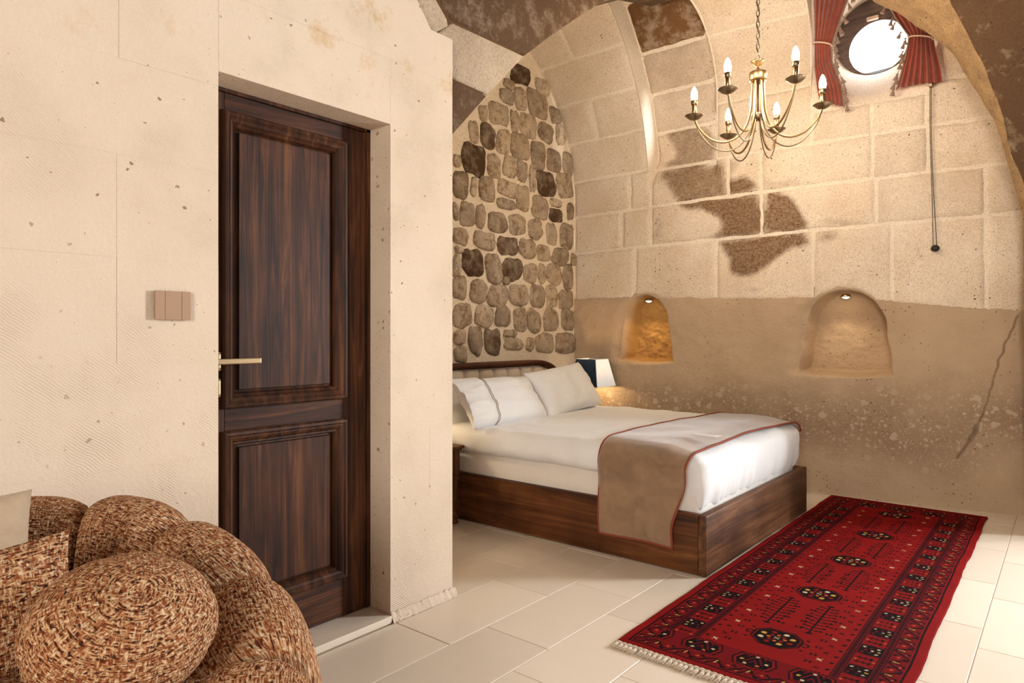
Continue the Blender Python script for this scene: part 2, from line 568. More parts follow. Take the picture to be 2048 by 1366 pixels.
def soft_box(x0, x1, y0, y1, z0, z1, r, n=(20, 20, 8)):
    """box with a fine grid on each face and rounded edges"""
    vs, fs, key = [], [], {}
    dims = (n[0], n[1], n[2])
    lo, hi = (x0, y0, z0), (x1, y1, z1)

    def vid(i, j, k):
        if (i, j, k) not in key:
            key[(i, j, k)] = len(vs)
            p = [lo[a] + (hi[a] - lo[a]) * q / dims[a] for a, q in enumerate((i, j, k))]
            c = [min(max(p[a], lo[a] + r), hi[a] - r) for a in range(3)]
            d = Vector(p) - Vector(c)
            if d.length > 1e-9:
                d = d.normalized() * r
            vs.append(Vector(c) + d)
        return key[(i, j, k)]
    for a in range(3):
        b, c = (a + 1) % 3, (a + 2) % 3
        for side in (0, dims[a]):
            for i in range(dims[b]):
                for j in range(dims[c]):
                    q = []
                    for di, dj in ((0, 0), (1, 0), (1, 1), (0, 1)):
                        idx = [0, 0, 0]
                        idx[a], idx[b], idx[c] = side, i + di, j + dj
                        q.append(vid(*idx))
                    fs.append(q if side else q[::-1])
    return vs, fs


def tube(pts, r, seg=10, closed=False, caps=True):
    pts = [Vector(p) for p in pts]
    n = len(pts)
    rr = r if isinstance(r, (list, tuple)) else [r] * n
    vs, fs = [], []
    t0 = (pts[1] - pts[0]).normalized()
    up = Vector((0, 0, 1)) if abs(t0.z) < 0.9 else Vector((1, 0, 0))
    nrm = t0.cross(up).normalized()
    for i, p in enumerate(pts):
        if closed:
            t = pts[(i + 1) % n] - pts[i - 1]
        else:
            t = pts[min(i + 1, n - 1)] - pts[max(i - 1, 0)]
        t.normalize()
        nrm = (nrm - t * nrm.dot(t)).normalized()
        b = t.cross(nrm)
        for k in range(seg):
            a = 2 * PI * k / seg
            vs.append(p + (nrm * math.cos(a) + b * math.sin(a)) * rr[i])
    m = n if closed else n - 1
    for i in range(m):
        for k in range(seg):
            a, b2 = i * seg + k, i * seg + (k + 1) % seg
            c, d = ((i + 1) % n) * seg + (k + 1) % seg, ((i + 1) % n) * seg + k
            fs.append([a, b2, c, d])
    if caps and not closed:
        fs.append(list(range(seg))[::-1])
        fs.append([(n - 1) * seg + k for k in range(seg)])
    return vs, fs


def lathe(prof, c, seg=24, axis=None):
    """prof: (radius, height) list, turned about the vertical through c"""
    vs, fs = [], []
    c = Vector(c)
    for r, h in prof:
        for k in range(seg):
            a = 2 * PI * k / seg
            vs.append(c + Vector((r * math.cos(a), r * math.sin(a), h)))
    for i in range(len(prof) - 1):
        for k in range(seg):
            fs.append([i * seg + k, i * seg + (k + 1) % seg, (i + 1) * seg + (k + 1) % seg, (i + 1) * seg + k])
    fs.append(list(range(seg))[::-1])
    fs.append([(len(prof) - 1) * seg + k for k in range(seg)])
    return vs, fs


def join(*gs):
    vs, fs = [], []
    for v, f in gs:
        o = len(vs)
        vs += list(v)
        fs += [[i + o for i in q] for q in f]
    return vs, fs


def smooth_path(pts, n):
    """Catmull-Rom through pts"""
    pts = [Vector(p) for p in pts]
    P = [pts[0] * 2 - pts[1]] + pts + [pts[-1] * 2 - pts[-2]]
    out = []
    m = len(pts) - 1
    for i in range(n + 1):
        t = i / n * m
        k = min(int(t), m - 1)
        u = t - k
        a, b, c, d = P[k], P[k + 1], P[k + 2], P[k + 3]
        out.append(0.5 * ((2 * b) + (c - a) * u + (2 * a - 5 * b + 4 * c - d) * u * u + (3 * b - a - 3 * c + d) * u ** 3))
    return out


def grid(fn, nu, nv, skirt=None):
    """surface fn(u,v) on a grid; skirt = vector by which a back rim is set back"""
    vs = [fn(i / nu, j / nv) for j in range(nv + 1) for i in range(nu + 1)]
    fs = [[j * (nu + 1) + i, j * (nu + 1) + i + 1, (j + 1) * (nu + 1) + i + 1, (j + 1) * (nu + 1) + i]
          for j in range(nv) for i in range(nu)]
    if skirt is not None:
        rim = [i for i in range(nu + 1)] + [j * (nu + 1) + nu for j in range(1, nv + 1)] + \
              [nv * (nu + 1) + i for i in range(nu - 1, -1, -1)] + [j * (nu + 1) for j in range(nv - 1, 0, -1)]
        b0 = len(vs)
        for r in rim:
            vs.append(Vector(vs[r]) + skirt)
        for k in range(len(rim)):
            k2 = (k + 1) % len(rim)
            fs.append([rim[k2], rim[k], b0 + k, b0 + k2])
        fs.append([b0 + k for k in range(len(rim))][::-1])
    return vs, fs


def smst(a, b, x):
    t = min(1.0, max(0.0, (x - a) / (b - a)))
    return t * t * (3 - 2 * t)


def nz(x, y, z=0.0):
    return noise.noise(Vector((x, y, z)))


def inpoly(x, y, poly):
    c = False
    n = len(poly)
    for i in range(n):
        x1, y1 = poly[i]
        x2, y2 = poly[i - 1]
        if (y1 > y) != (y2 > y) and x < (x2 - x1) * (y - y1) / (y2 - y1) + x1:
            c = not c
    return c


def set_point_attr(me, name, vals):
    a = me.attributes.new(name, 'FLOAT', 'POINT')
    a.data.foreach_set('value', vals)


def prism(poly, to3, depth, bevel=0.0):
    """polygon (list of 2-D) placed by to3(a,b) and pushed back by the vector depth"""
    bm = bmesh.new()
    fr = [bm.verts.new(to3(a, b)) for a, b in poly]
    f = bm.faces.new(fr)
    ext = bmesh.ops.extrude_face_region(bm, geom=[f])
    bmesh.ops.translate(bm, vec=depth, verts=[v for v in ext['geom'] if isinstance(v, bmesh.types.BMVert)])
    bmesh.ops.recalc_face_normals(bm, faces=bm.faces)
    if bevel:
        ed = [e for e in bm.edges if all(abs((v.co - to3(*poly[0])).dot(depth.normalized())) < 1e-4 for v in e.verts)]
        bmesh.ops.bevel(bm, geom=ed, offset=bevel, segments=3, profile=0.5, affect='EDGES')
    return bm


# ================================================================== STRUCTURE
XW = -2.19          # face of the door wall
XB = -3.62          # rubble wall behind the bed
YC = 2.219          # free end of the door wall

# ---- floor: grout bed and single limestone tiles
floor = finish('floor', to_mesh('floor', box(-3.7, 2.4, -2.6, 5.75, -0.12, -0.004)), M['grout'], smooth=False, kind='structure')
tile_cache = {}
rows = [(-2.17 + 0.315 * k) for k in range(-5, 9)]
for ri, x0 in enumerate(rows):
    x1 = x0 + 0.315
    if x0 > 1.2 or x1 < -3.68:
        continue
    k = round((x0 + 2.17) / 0.315)
    y = (1.865 if k % 2 == 0 else 2.077) - 0.636 * 5
    while y < 5.66:
        ya, yb = max(y, -0.6), min(y + 0.636, 5.66)
        xa, xb = max(x0, XB), x1
        if xa < XW - 0.02 and yb < YC:
            y += 0.636
            continue
        if yb - ya > 0.02 and xb - xa > 0.02:
            key = (round(xb - xa, 3), round(yb - ya, 3))
            if key not in tile_cache:
                g = 0.0016
                me = to_mesh('tile', box(g, xb - xa - g, g, yb - ya - g, -0.03, 0.0, 0.0016, 1))
                me.materials.append(M['tile'])
                tile_cache[key] = me
            o = bpy.data.objects.new('tile', tile_cache[key])
            o.location = (xa, ya, 0)
            o.parent = floor
            COL.objects.link(o)
        y += 0.636


# ---- right wall: geometry functions
def yw(X):
    return 5.30 + 0.338 * ((X + 3.62) / 3.374) ** 2


def on_wall(x, y):
    Y = 5.4
    for _ in range(12):
        p = on_y(x, y, Y)
        Y = yw(p.x)
    return p


NICHES = [(-2.885, 0.262, 0.945, 1.545, 0.27), (-1.312, 0.325, 0.885, 1.530, 0.27)]


def niche(X, z):
    d = 0.0
    for xc, hb, z0, z1, dep in NICHES:
        if abs(X - xc) > hb + 0.2 or z > z1 + 0.05 or z < z0 - 0.15:
            continue
        t = (z - z0) / (z1 - z0)
        if t >= 1:
            continue
        hw = hb * (1.0 - 0.27 * max(t, 0)) * (1 - max(0.0, (t - 0.55) / 0.45) ** 2.6) ** 0.5
        zb = z0 + 0.02 * ((X - xc) / hb) ** 2 + 0.008 * nz(X * 9, 3)
        m = min(hw - abs(X - xc) + 0.012 * nz(X * 8, z * 8), (z - zb))
        a = smst(-0.006, 0.034, m)
        d = max(d, dep * a * (0.86 + 0.14 * (1 - t)) + (0.014 * nz(X * 14, z * 14, 5) + 0.010 * nz(X * 34, z * 34, 6)) * a * (1.0 if xc < -2 else 0.35))
        side = hw + 0.10 + (X - xc)            # soft worn lip on the left of each niche
        if X < xc and m < 0.03 and z > z0 - 0.02:
            d = max(d, 0.035 * smst(0.0, 0.10, side) * smst(z0 - 0.02, z0 + 0.06, z) * smst(1.0, 0.75, t))
    return d


def band_of(X):
    return 'A' if X < -2.85 else 'B' if X < -2.25 else 'C' if X < -1.53 else 'D'


def surf(X, s, off=0.0, band=None):
    """right wall and the vaults that spring from it; s runs up the wall and along the curve"""
    band = band or band_of(X)
    y = yw(X)
    if band in 'AB':
        t = min(1, max(0, (X + 3.62) / 0.77))
        R, z0 = 1.427 + 0.373 * t, 2.40 + 0.07 * t
        if band == 'B':
            off -= 0.20 * smst(2.47, 2.78, s)
    elif band == 'C':
        R, z0 = 0.62, 3.15 + 0.2 * smst(-2.25, -1.53, X)
    else:
        R, z0 = 1.0, 99
    if s <= z0:
        return Vector((X, y - off + niche(X, s), s))
    th = min((s - z0) / R, 1.45)
    extra = (s - z0) - th * R
    p = Vector((X, y - R * (1 - math.cos(th)), z0 + R * math.sin(th)))
    p += Vector((0, -math.cos(th), -math.sin(th))) * off
    p += Vector((0, -math.sin(th), math.cos(th))) * extra
    return p


def niche_top(X):
    t = 0.0
    for xc, hb, z0, z1, dep in NICHES:
        if abs(X - xc) < hb * 0.98:
            z = z1
            while z > z0 + 0.2 and niche_in(X, z, xc, hb, z0, z1) < 0:
                z -= 0.004
            t = max(t, z)
    return t


def niche_in(X, z, xc, hb, z0, z1):
    t = min(0.9999, (z - z0) / (z1 - z0))
    return hb * (1.0 - 0.27 * max(t, 0)) * (1 - max(0.0, (t - 0.55) / 0.45) ** 2.6) ** 0.5 - abs(X - xc)


_zb = {}


def block_foot(X):
    k = round(X, 3)
    if k not in _zb:
        _zb[k] = max(zdado(X), niche_top(X) + 0.012)
    return _zb[k]


def zdado(X):
    return 1.505 - 0.05 * smst(-3.2, -1.5, X) - 0.12 * smst(-1.5, -0.2, X) + 0.012 * nz(X * 7, 1) + 0.006 * nz(X * 31, 2)


# mortar bed of the upper wall and vaults (one continuous mesh with the ribs' side faces)
def strip(x0, x1, s0, s1, band, nx, ns, off=-0.004):
    return grid(lambda u, v: surf(x0 + (x1 - x0) * u, s0 + (s1 - s0) * v, off, band), nx, ns)


def rib_side(X, ba, bb, s0, s1, n=40):
    vs, fs = [], []
    for i in range(n + 1):
        s = s0 + (s1 - s0) * i / n
        vs += [surf(X, s, 0.006, ba), surf(X, s, -0.03, bb)]
    for i in range(n):
        fs.append([2 * i, 2 * i + 1, 2 * i + 3, 2 * i + 2])
    return vs, fs


WIN = Vector((-1.125, 0, 3.375))   # centre of the window tunnel on the wall


def lunette_ring(r, n=72):
    vs, fs = [], []
    x0, x1, z0, z1 = -1.60, -0.05, 2.62, 4.35
    for ring in range(7):
        f = ring / 6
        for k in range(n):
            a = 2 * PI * k / n
            ci, si = math.cos(a), math.sin(a)
            tx = ((x1 if ci > 0 else x0) - WIN.x) / ci if abs(ci) > 1e-6 else 1e9
            tz = ((z1 if si > 0 else z0) - WIN.z) / si if abs(si) > 1e-6 else 1e9
            R = min(tx, tz)
            q = r + (R - r) * f
            X, z = WIN.x + ci * q, WIN.z + si * q
            lip = 0.05 * (1 - smst(0, 0.09, q - r))
            vs.append(Vector((X, yw(X) + lip + 0.004 + 0.006 * nz(X * 6, z * 6), z)))
    for ring in range(6):
        for k in range(n):
            a, b = ring * n + k, ring * n + (k + 1) % n
            fs.append([a, b, b + n, a + n])
    # tunnel to the window; its far mouth sits higher, so the sill rises towards the pane
    base = len(vs)
    for i, t in enumerate((0.0, 0.15, 0.4, 0.7, 1.0)):
        rr = r + (0.30 - r) * t ** 0.8
        for k in range(n):
            a = 2 * PI * k / n
            X = WIN.x + rr * math.cos(a) - 0.06 * t
            z = WIN.z + rr * math.sin(a) + 0.18 * t
            vs.append(Vector((X, yw(WIN.x + r * math.cos(a)) * (1 - t) + 5.93 * t + 0.055 * (1 - t), z)))
    for i in range(4):
        for k in range(n):
            a, b = base + i * n + k, base + i * n + (k + 1) % n
            fs.append([b, a, a + n, b + n])
    return vs, fs


upper = join(
    strip(-3.62, -2.85, 1.565, 4.75, 'A', 16, 60), strip(-2.85, -2.25, 1.565, 4.75, 'B', 12, 60),
    strip(-2.25, -1.53, 1.565, 4.05, 'C', 14, 50),
    strip(-1.53, 0.9, 1.565, 2.66, 'D', 40, 24),
    rib_side(-2.85, 'A', 'B', 2.3, 4.75), rib_side(-2.25, 'C', 'B', 3.0, 4.05), rib_side(-1.53, 'C', 'D', 3.0, 4.2),
    *[grid(lambda u, v, a=a, b=b: surf(a + (b - a) * u, (zdado(a + (b - a) * u) + 0.006) * (1 - v) + 1.57 * v, -0.004), 24, 3) for a, b in ((-3.62, -3.02), (-2.75, -1.515), (-1.11, 0.9))],
    lunette_ring(0.41))
wall_right = finish('wall_right', to_mesh('wall_right', upper), M['mortar'], kind='structure')

# hewn bedrock below, with the two niches
NX, NZ = 600, 210
low_vs = []
for j in range(NZ + 1):
    z = -0.02 + 1.60 * j / NZ
    for i in range(NX + 1):
        X = -3.62 + 4.5 * i / NX
        rough = 0.012 * nz(X * 3, z * 3, 9) + 0.006 * nz(X * 13, z * 13, 2) + 0.05 * smst(0.5, 0.0, z) * (-0.4)
        y = yw(X) + niche(X, z) + rough * (1 - 0.3 * smst(0, 0.1, niche(X, z))) + 0.004
        y -= 0.012 * smst(-0.1, 0.02, zdado(X) - z)
        low_vs.append(Vector((X, y + (0.03 if z > block_foot(X) + 0.03 else 0), z)))
low_fs = [[j * (NX + 1) + i, j * (NX + 1) + i + 1, (j + 1) * (NX + 1) + i + 1, (j + 1) * (NX + 1) + i] for j in range(NZ) for i in range(NX)]
low_me = to_mesh('rock_face', (low_vs, low_fs))
crk = [on_wall(*q) for q in [(2036, 632), (2010, 690), (1992, 740), (1978, 790), (1968, 825), (1955, 850), (1940, 880), (1915, 915)]]
cv, niche_glow = [], []
for v in low_vs:
    k = 0.0
    if v.x > -1.0:
        for i in range(len(crk) - 1):
            a, b = crk[i], crk[i + 1]
            ax, az, bx, bz = a.x, a.z, b.x, b.z
            px_ = v.x + 0.012 * nz(v.z * 18, 1)
            t = max(0, min(1, ((px_ - ax) * (bx - ax) + (v.z - az) * (bz - az)) / ((bx - ax) ** 2 + (bz - az) ** 2 + 1e-9)))
            d = math.hypot(px_ - ax - t * (bx - ax), v.z - az - t * (bz - az))
            wd = (0.010, 0.010, 0.008, 0.007, 0.010, 0.024, 0.012)[i]
            k = max(k, 1 - smst(wd * 0.3, wd, d))
    cv.append(0.62 * k)
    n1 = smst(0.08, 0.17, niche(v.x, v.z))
    niche_glow.append(n1 * (1.0 if v.x < -2 else 0.15))  # warm spotlight glow put into the niche colour, strongest in the narrow one
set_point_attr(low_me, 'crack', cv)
set_point_attr(low_me, 'ochre', niche_glow)
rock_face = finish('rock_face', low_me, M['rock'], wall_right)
rock_face['label'] = 'brown hewn bedrock with pale pebbles'

# stain outlines on the masonry (soot and damp marks with shapes of their own)
Z3 = lambda pts: [(lambda p: (p.x, p.z))(on_wall(1280 + a / 3.594, 240 + b / 3.594)) for a, b in pts]
STAINS = [
    (Z3([(180, 70), (400, 45), (500, 150), (480, 290), (350, 345), (250, 340), (120, 335), (210, 250), (140, 110)]), 0.62),
    (Z3([(110, 380), (350, 330), (610, 305), (615, 545), (380, 590), (280, 600), (180, 440)]), 0.72),
    (Z3([(630, 430), (780, 410), (850, 500), (680, 540), (630, 530)]), 0.85),
    (Z3([(270, 600), (500, 565), (830, 535), (900, 680), (890, 810), (700, 845), (500, 845), (600, 790), (560, 690), (450, 650), (330, 640)]), 0.9),
    (Z3([(915, 510), (1060, 530), (1130, 620), (1200, 780), (1100, 800), (910, 810), (915, 600)]), 1.0),
    (Z3([(560, 880), (900, 830), (1190, 800), (1210, 890), (1080, 930), (900, 1060), (800, 1125), (650, 1105), (640, 1000)]), 0.88),
    (Z3([(1290, 800), (1420, 795), (1400, 860), (1290, 880)]), 0.5),
    (Z3([(1230, 750), (1380, 700), (1500, 715), (1680, 720), (1500, 755)]), 0.4),
    (Z3([(110, 690), (160, 690), (165, 870), (110, 870)]), 0.35),
    (Z3([(640, 290), (740, 280), (720, 340), (640, 400)]), 0.35),
    (Z3([(760, 1200), (880, 1190), (870, 1240), (780, 1240)]), 0.3),
    (Z3([(870, 430), (1150, 440), (1140, 490), (870, 490)]), 0.3),
]


STAINS_BB = [(p, k, (min(a for a, b in p), max(a for a, b in p), min(b for a, b in p), max(b for a, b in p))) for p, k in STAINS]
JIT = [(0, 0)] + [(0.018 * math.cos(i), 0.018 * math.sin(i)) for i in (0, 1.57, 3.14, 4.71)] + [(0.036 * math.cos(i), 0.036 * math.sin(i)) for i in (0.8, 2.36, 3.93, 5.5)]


def stain_at(X, z):
    wx, wz = X + 0.02 * nz(X * 9, z * 9, 3) + 0.008 * nz(X * 40, z * 40, 8), z + 0.02 * nz(X * 9, z * 9, 7) + 0.008 * nz(X * 40, z * 40, 4)
    if not (-3.0 < X < -1.0 and 1.5 < z < 3.1):
        return 0.0
    tot = 0.0
    for jx, jz in JIT:
        best = 0.0
        for poly, k, bb in STAINS_BB:
            if bb[0] <= wx + jx <= bb[1] and bb[2] <= wz + jz <= bb[3] and inpoly(wx + jx, wz + jz, poly):
                best = max(best, k)
        tot += best
    return tot / len(JIT)


def wall_block(x0, x1, s0, s1, mat, tone=0.0, stain=False, s0fn=None, band=None, g=0.010, proud=0.007):
    nu = max(4, int((x1 - x0) / (0.014 if stain else 0.03)))
    nv = max(4, int((s1 - s0) / (0.014 if stain else 0.03)))
    ph = random.random() * 50
    pos = []

    def fn(u, v):
        gl_ = g * (1 + 0.7 * nz(ph, v * 5)) if u < 0.5 else -g * (1 + 0.7 * nz(ph + 9, v * 5))
        gs_ = g * (1 + 0.7 * nz(ph + 20, u * 7)) if v < 0.5 else -g * (1 + 0.7 * nz(ph + 30, u * 7))
        X = x0 + (x1 - x0) * u + gl_ * (1 - 2 * min(u, 1 - u))
        lo = s0fn(X) if s0fn else s0 + 0.015 * (X + 3)
        hi = s1 + 0.015 * (X + 3)
        s = lo + (hi - lo) * v + gs_ * (1 - 2 * min(v, 1 - v))
        e = min(u * (x1 - x0), (1 - u) * (x1 - x0), v * (s1 - s0), (1 - v) * (s1 - s0))
        off = -0.006 + (proud + 0.006) * smst(0.0, 0.022, e) + 0.004 * nz(X * 5, s * 5, ph)
        pos.append((X, s))
        return surf(X, s, off, band)
    vs, fs = grid(fn, nu, nv)
    me = to_mesh('stone_block', (vs, fs))
    if mat is M['ashlar']:
        set_point_attr(me, 'stain', [stain_at(X, s) if stain else 0.0 for X, s in pos])
    o = finish('stone_block', me, mat, wall_right)
    o.color = (tone, 0, 0, 1)
    return o


c1 = [-3.62, -2.98, -2.255, -1.52, -1.0, -0.45, 0.10, 0.6]
for a, b in zip(c1, c1[1:]):
    wall_block(a, b, 1.47, 1.97, M['ashlar'], random.choice((0, 0.03, 0.06)), True, block_foot)
for a, b in zip(*(lambda l: (l, l[1:]))([-3.62, -3.11, -2.83, -1.895, -1.10, -0.45, 0.2])):
    wall_block(a, b, 1.97, 2.31, M['ashlar'], random.choice((0, 0.04, 0.08)), True)
for a, b, t in [(-3.62, -3.03, 0.05), (-3.03, -2.83, 0), (-2.83, -2.155, 0.02), (-2.155, -1.90, 0.0), (-1.90, -1.12, 0.02), (-1.12, -0.78, 0.10), (-0.78, -0.15, 0.0)]:
    wall_block(a, b, 2.31, 2.635, M['ashlar'], t, True)
# first vault bay (A), deeper bay with the dark stones (B), rib behind the chandelier (C), under the window (D)
for i, (a, b) in enumerate([(2.635, 2.98), (2.98, 3.33), (3.33, 3.70), (3.70, 4.1), (4.1, 4.6)]):
    xs = [-3.615, -2.855] if i in (0, 2) else [-3.615, -3.3, -2.855]
    for x0, x1 in zip(xs, xs[1:]):
        wall_block(x0, x1, a, b, M['vault'], 0.0, band='A', g=0.004, proud=0.003)
for a, b, t in [(2.635, 2.93, 0.0), (2.93, 3.23, 0.16), (3.23, 3.54, 0.26), (3.54, 3.93, 0.74), (3.93, 4.4, 0.82)]:
    wall_block(-2.848, -2.255, a, b, M['ashlar'], t, a < 2.7, band='B', proud=0.012)
for x0, x1, a, b in [(-2.25, -1.53, 2.635, 3.08), (-2.25, -1.53, 3.08, 3.62), (-2.25, -1.53, 3.62, 4.0)]:
    wall_block(x0, x1, a, b, M['ashlar'], 0.02, a < 2.7, band='C', g=0.006)
for x0, x1, a, b, t in [(-1.53, -1.13, 2.635, 2.87, 0.06), (-1.13, -0.79, 2.635, 2.87, 0.03), (-0.79, -0.2, 2.635, 2.95, 0.04), (-0.70, -0.2, 2.95, 3.3, 0.05)]:
    wall_block(x0, x1, a, b, M['ashlar'], t, True, band='D')

# ---- lunette edge on the right: eroded ochre rock rib in front of the window wall, vault stones beyond it toned dark for their shaded face
inner_px = [(1700, -40), (1744, 0), (1764, 12), (1800, 28), (1829, 50), (1864, 73), (1905, 108), (1931, 148), (1952, 182), (1975, 217), (1990, 243),
            (2005, 284), (2013, 319), (2027, 367), (2040, 409), (2045, 450), (2046, 520), (2046, 640), (2052, 720), (2056, 880), (2058, 1045)]
outer_px = [(1880, -60), (1896, -10), (1902, 8), (1912, 26), (1931, 59), (1946, 91), (1969, 132), (1981, 170), (1996, 202), (2006, 235), (2011, 255),
            (2018, 290), (2027, 318), (2044, 357), (2060, 409), (2062, 450), (2062, 520), (2062, 640), (2070, 720), (2074, 880), (2076, 1045)]
nR = len(inner_px)
IN, OUT = [], []
for i in range(nR):
    yi = inner_px[i][1]
    f = min(1, max(0, (yi + 40) / 560))
    IN.append(on_y(*inner_px[i], 4.95 + 0.50 * f ** 0.8))
    OUT.append(on_y(*outer_px[i], 4.62 + 0.80 * f ** 0.8))
INs, OUTs = smooth_path(IN, 90), smooth_path(OUT, 90)


def rib_fn(u, v):
    i = min(90, int(round(v * 90)))
    a, b = INs[i], OUTs[i]
    p = a.lerp(b, u)
    bul = math.sin(PI * u)
    d = Vector((-0.45, -0.45, -0.75))
    return p + d * (0.02 * bul + (0.010 * nz(p.x * 16, p.y * 16, p.z * 16) + 0.006 * nz(p.x * 45, p.y * 45, p.z * 45)) * (0.4 + bul))


rib_vs, rib_fs = grid(rib_fn, 12, 90)
ret = grid(lambda u, v: rib_fn(0, v).lerp(Vector((INs[min(90, int(round(v * 90)))].x + 0.16, 5.75, INs[min(90, int(round(v * 90)))].z + 0.12)), u), 3, 90)
rock_rib = finish('rock_edge', to_mesh('rock_edge', join((rib_vs, rib_fs), ret)), M['golden_rock'], wall_right)
rock_rib['label'] = 'ochre eroded rock edge of the window arch'


def vault_face(u, v):
    i = min(90, int(round(v * 90)))
    a = rib_fn(1, v)
    out = Vector((0.9, -0.85 - 0.4 * (1 - v), 0.95 * max(0.0, 1 - v / 0.85))) * (0.75 - 0.47 * smst(0.5, 0.8, v))
    p = a + out * u
    return p + Vector((0.3, -0.8, -0.3)) * (0.02 * nz(p.x * 5, p.y * 5, p.z * 5) + 0.006 * nz(p.x * 26, p.y * 26, p.z * 26)) * min(1, u * 12)


cuts = [0.0, 0.17, 0.37, 0.58, 0.76, 0.88, 1.0]
for a, b in zip(cuts, cuts[1:]):
    k0, k1 = round(a * 90), round(b * 90)
    g = grid(lambda u, v: vault_face(u ** 1.5, (k0 + (k1 - k0) * (0.012 + 0.976 * v)) / 90), 46, max(8, (k1 - k0)))
    o = finish('vault_stone', to_mesh('vault_stone', g), M['arch'], wall_right)
    o.color = (0.88, 0, 0, 1)

# ---- rubble wall behind the bed
wall_back = finish('wall_back', to_mesh('wall_back', grid(lambda u, v: Vector((XB + 0.004 * nz(u * 20, v * 20) , 2.1 + 3.35 * u, -0.02 + 4.4 * v)), 60, 60)),
                   M['rubble_mortar'], kind='structure')
Z1 = lambda a, b: (860 + a / 3.413, b / 3.413)
ZB = lambda a, b: (880 + a / 3.413, 300 + b / 3.413)
ST1 = [(615, 510, 125, 130, .95), (535, 575, 68, 66, .4), (520, 660, 95, 95, .42), (612, 675, 75, 145, .3), (733, 715, 135, 180, .5), (765, 595, 95, 100, .1),
       (850, 790, 68, 105, .6), (470, 780, 130, 150, .3), (575, 830, 55, 135, .3), (670, 860, 112, 155, .25), (790, 905, 95, 135, .55), (362, 772, 58, 100, .3),
       (295, 900, 62, 150, .25), (392, 930, 95, 165, .8), (497, 970, 92, 175, .15), (612, 1000, 118, 170, .35), (735, 1060, 92, 175, .6), (842, 1100, 95, 145, .6),
       (935, 1120, 62, 170, .5), (885, 920, 55, 140, .2), (300, 1090, 155, 205, 1.0), (435, 1135, 90, 145, .3), (540, 1140, 82, 145, .15), (625, 1170, 68, 135, .35),
       (697, 1220, 42, 165, .3), (790, 1255, 122, 160, .9), (918, 1270, 108, 155, .4), (180, 1100, 50, 80, .3), (205, 1255, 98, 185, .65), (297, 1270, 40, 135, .1),
       (385, 1290, 98, 165, .4), (525, 1290, 128, 105, .05), (630, 1350, 80, 175, .3)]
ST2 = [(680, 390, 98, 145, .4), (790, 445, 88, 86, .9), (785, 362, 70, 55, .1), (885, 420, 38, 108, .6), (450, 370, 128, 74, .45), (185, 440, 102, 165, .45),
       (105, 420, 38, 115, .3), (270, 455, 58, 155, .3), (390, 495, 118, 138, .55), (525, 510, 108, 128, .3), (648, 540, 92, 138, .4), (758, 580, 72, 145, .35),
       (860, 585, 88, 165, .55), (140, 590, 102, 115, .35), (300, 620, 148, 115, .25), (460, 655, 128, 118, .8), (592, 675, 108, 128, .4), (702, 705, 84, 108, .3),
       (820, 730, 112, 108, .6), (905, 750, 28, 78, .4), (125, 680, 58, 52, .15), (222, 770, 142, 175, .95), (365, 815, 102, 192, .45), (490, 815, 128, 150, .85),
       (615, 840, 98, 118, .25), (693, 845, 42, 135, .25), (778, 850, 98, 135, .3), (870, 865, 62, 155, .6), (445, 892, 38, 58, .5), (110, 790, 48, 145, .2),
       (135, 940, 92, 155, .5), (260, 965, 108, 155, .4), (393, 995, 138, 138, .38), (535, 985, 122, 136, .2), (662, 1000, 102, 155, .45), (760, 1000, 78, 145, .25),
       (855, 1020, 98, 125, .5), (150, 1130, 125, 148, .35), (300, 1135, 126, 145, .2), (425, 1135, 98, 135, .5), (545, 1150, 84, 160, .3), (640, 1170, 88, 155, .4),
       (752, 1165, 98, 148, .4), (868, 1160, 82, 148, .55), (130, 1275, 74, 98, .3), (240, 1300, 92, 190, .5), (355, 1310, 108, 165, .8), (478, 1250, 84, 50, .35),
       (500, 1325, 126, 86, .25), (612, 1325, 48, 88, .15), (715, 1320, 118, 126, .3), (855, 1320, 122, 136, .5), (140, 1395, 85, 110, .45), (905, 1120, 24, 40, .3)]
boxes = []
for lst, Zf in ((ST1, Z1), (ST2, ZB)):
    for a, b, w, h, t in lst:
        c = on_x(*Zf(a, b), XB)
        l, r = on_x(*Zf(a - w / 2, b), XB), on_x(*Zf(a + w / 2, b), XB)
        tp, bt = on_x(*Zf(a, b - h / 2), XB), on_x(*Zf(a, b + h / 2), XB)
        boxes.append((c.y, c.z, r.y - l.y, tp.z - bt.z, t))
# the part of the wall beside and below the bed head follows the same coursing
z = 0.12
while z < 2.5:
    y = 2.32
    while y < 5.2:
        w, h = random.uniform(0.2, 0.3), random.uniform(0.16, 0.21)
        if all(abs(y + w / 2 - b[0]) > (w + b[2]) / 2 - 0.01 or abs(z + h / 2 - b[1]) > (h + b[3]) / 2 - 0.01 for b in boxes[:87]) and (y < 3.45 or z < 0.8):
            boxes.append((y + w / 2, z + h / 2, w, h, random.choice((0.2, 0.3, 0.35, 0.5, 0.8))))
        y += w + 0.035
    z += 0.23


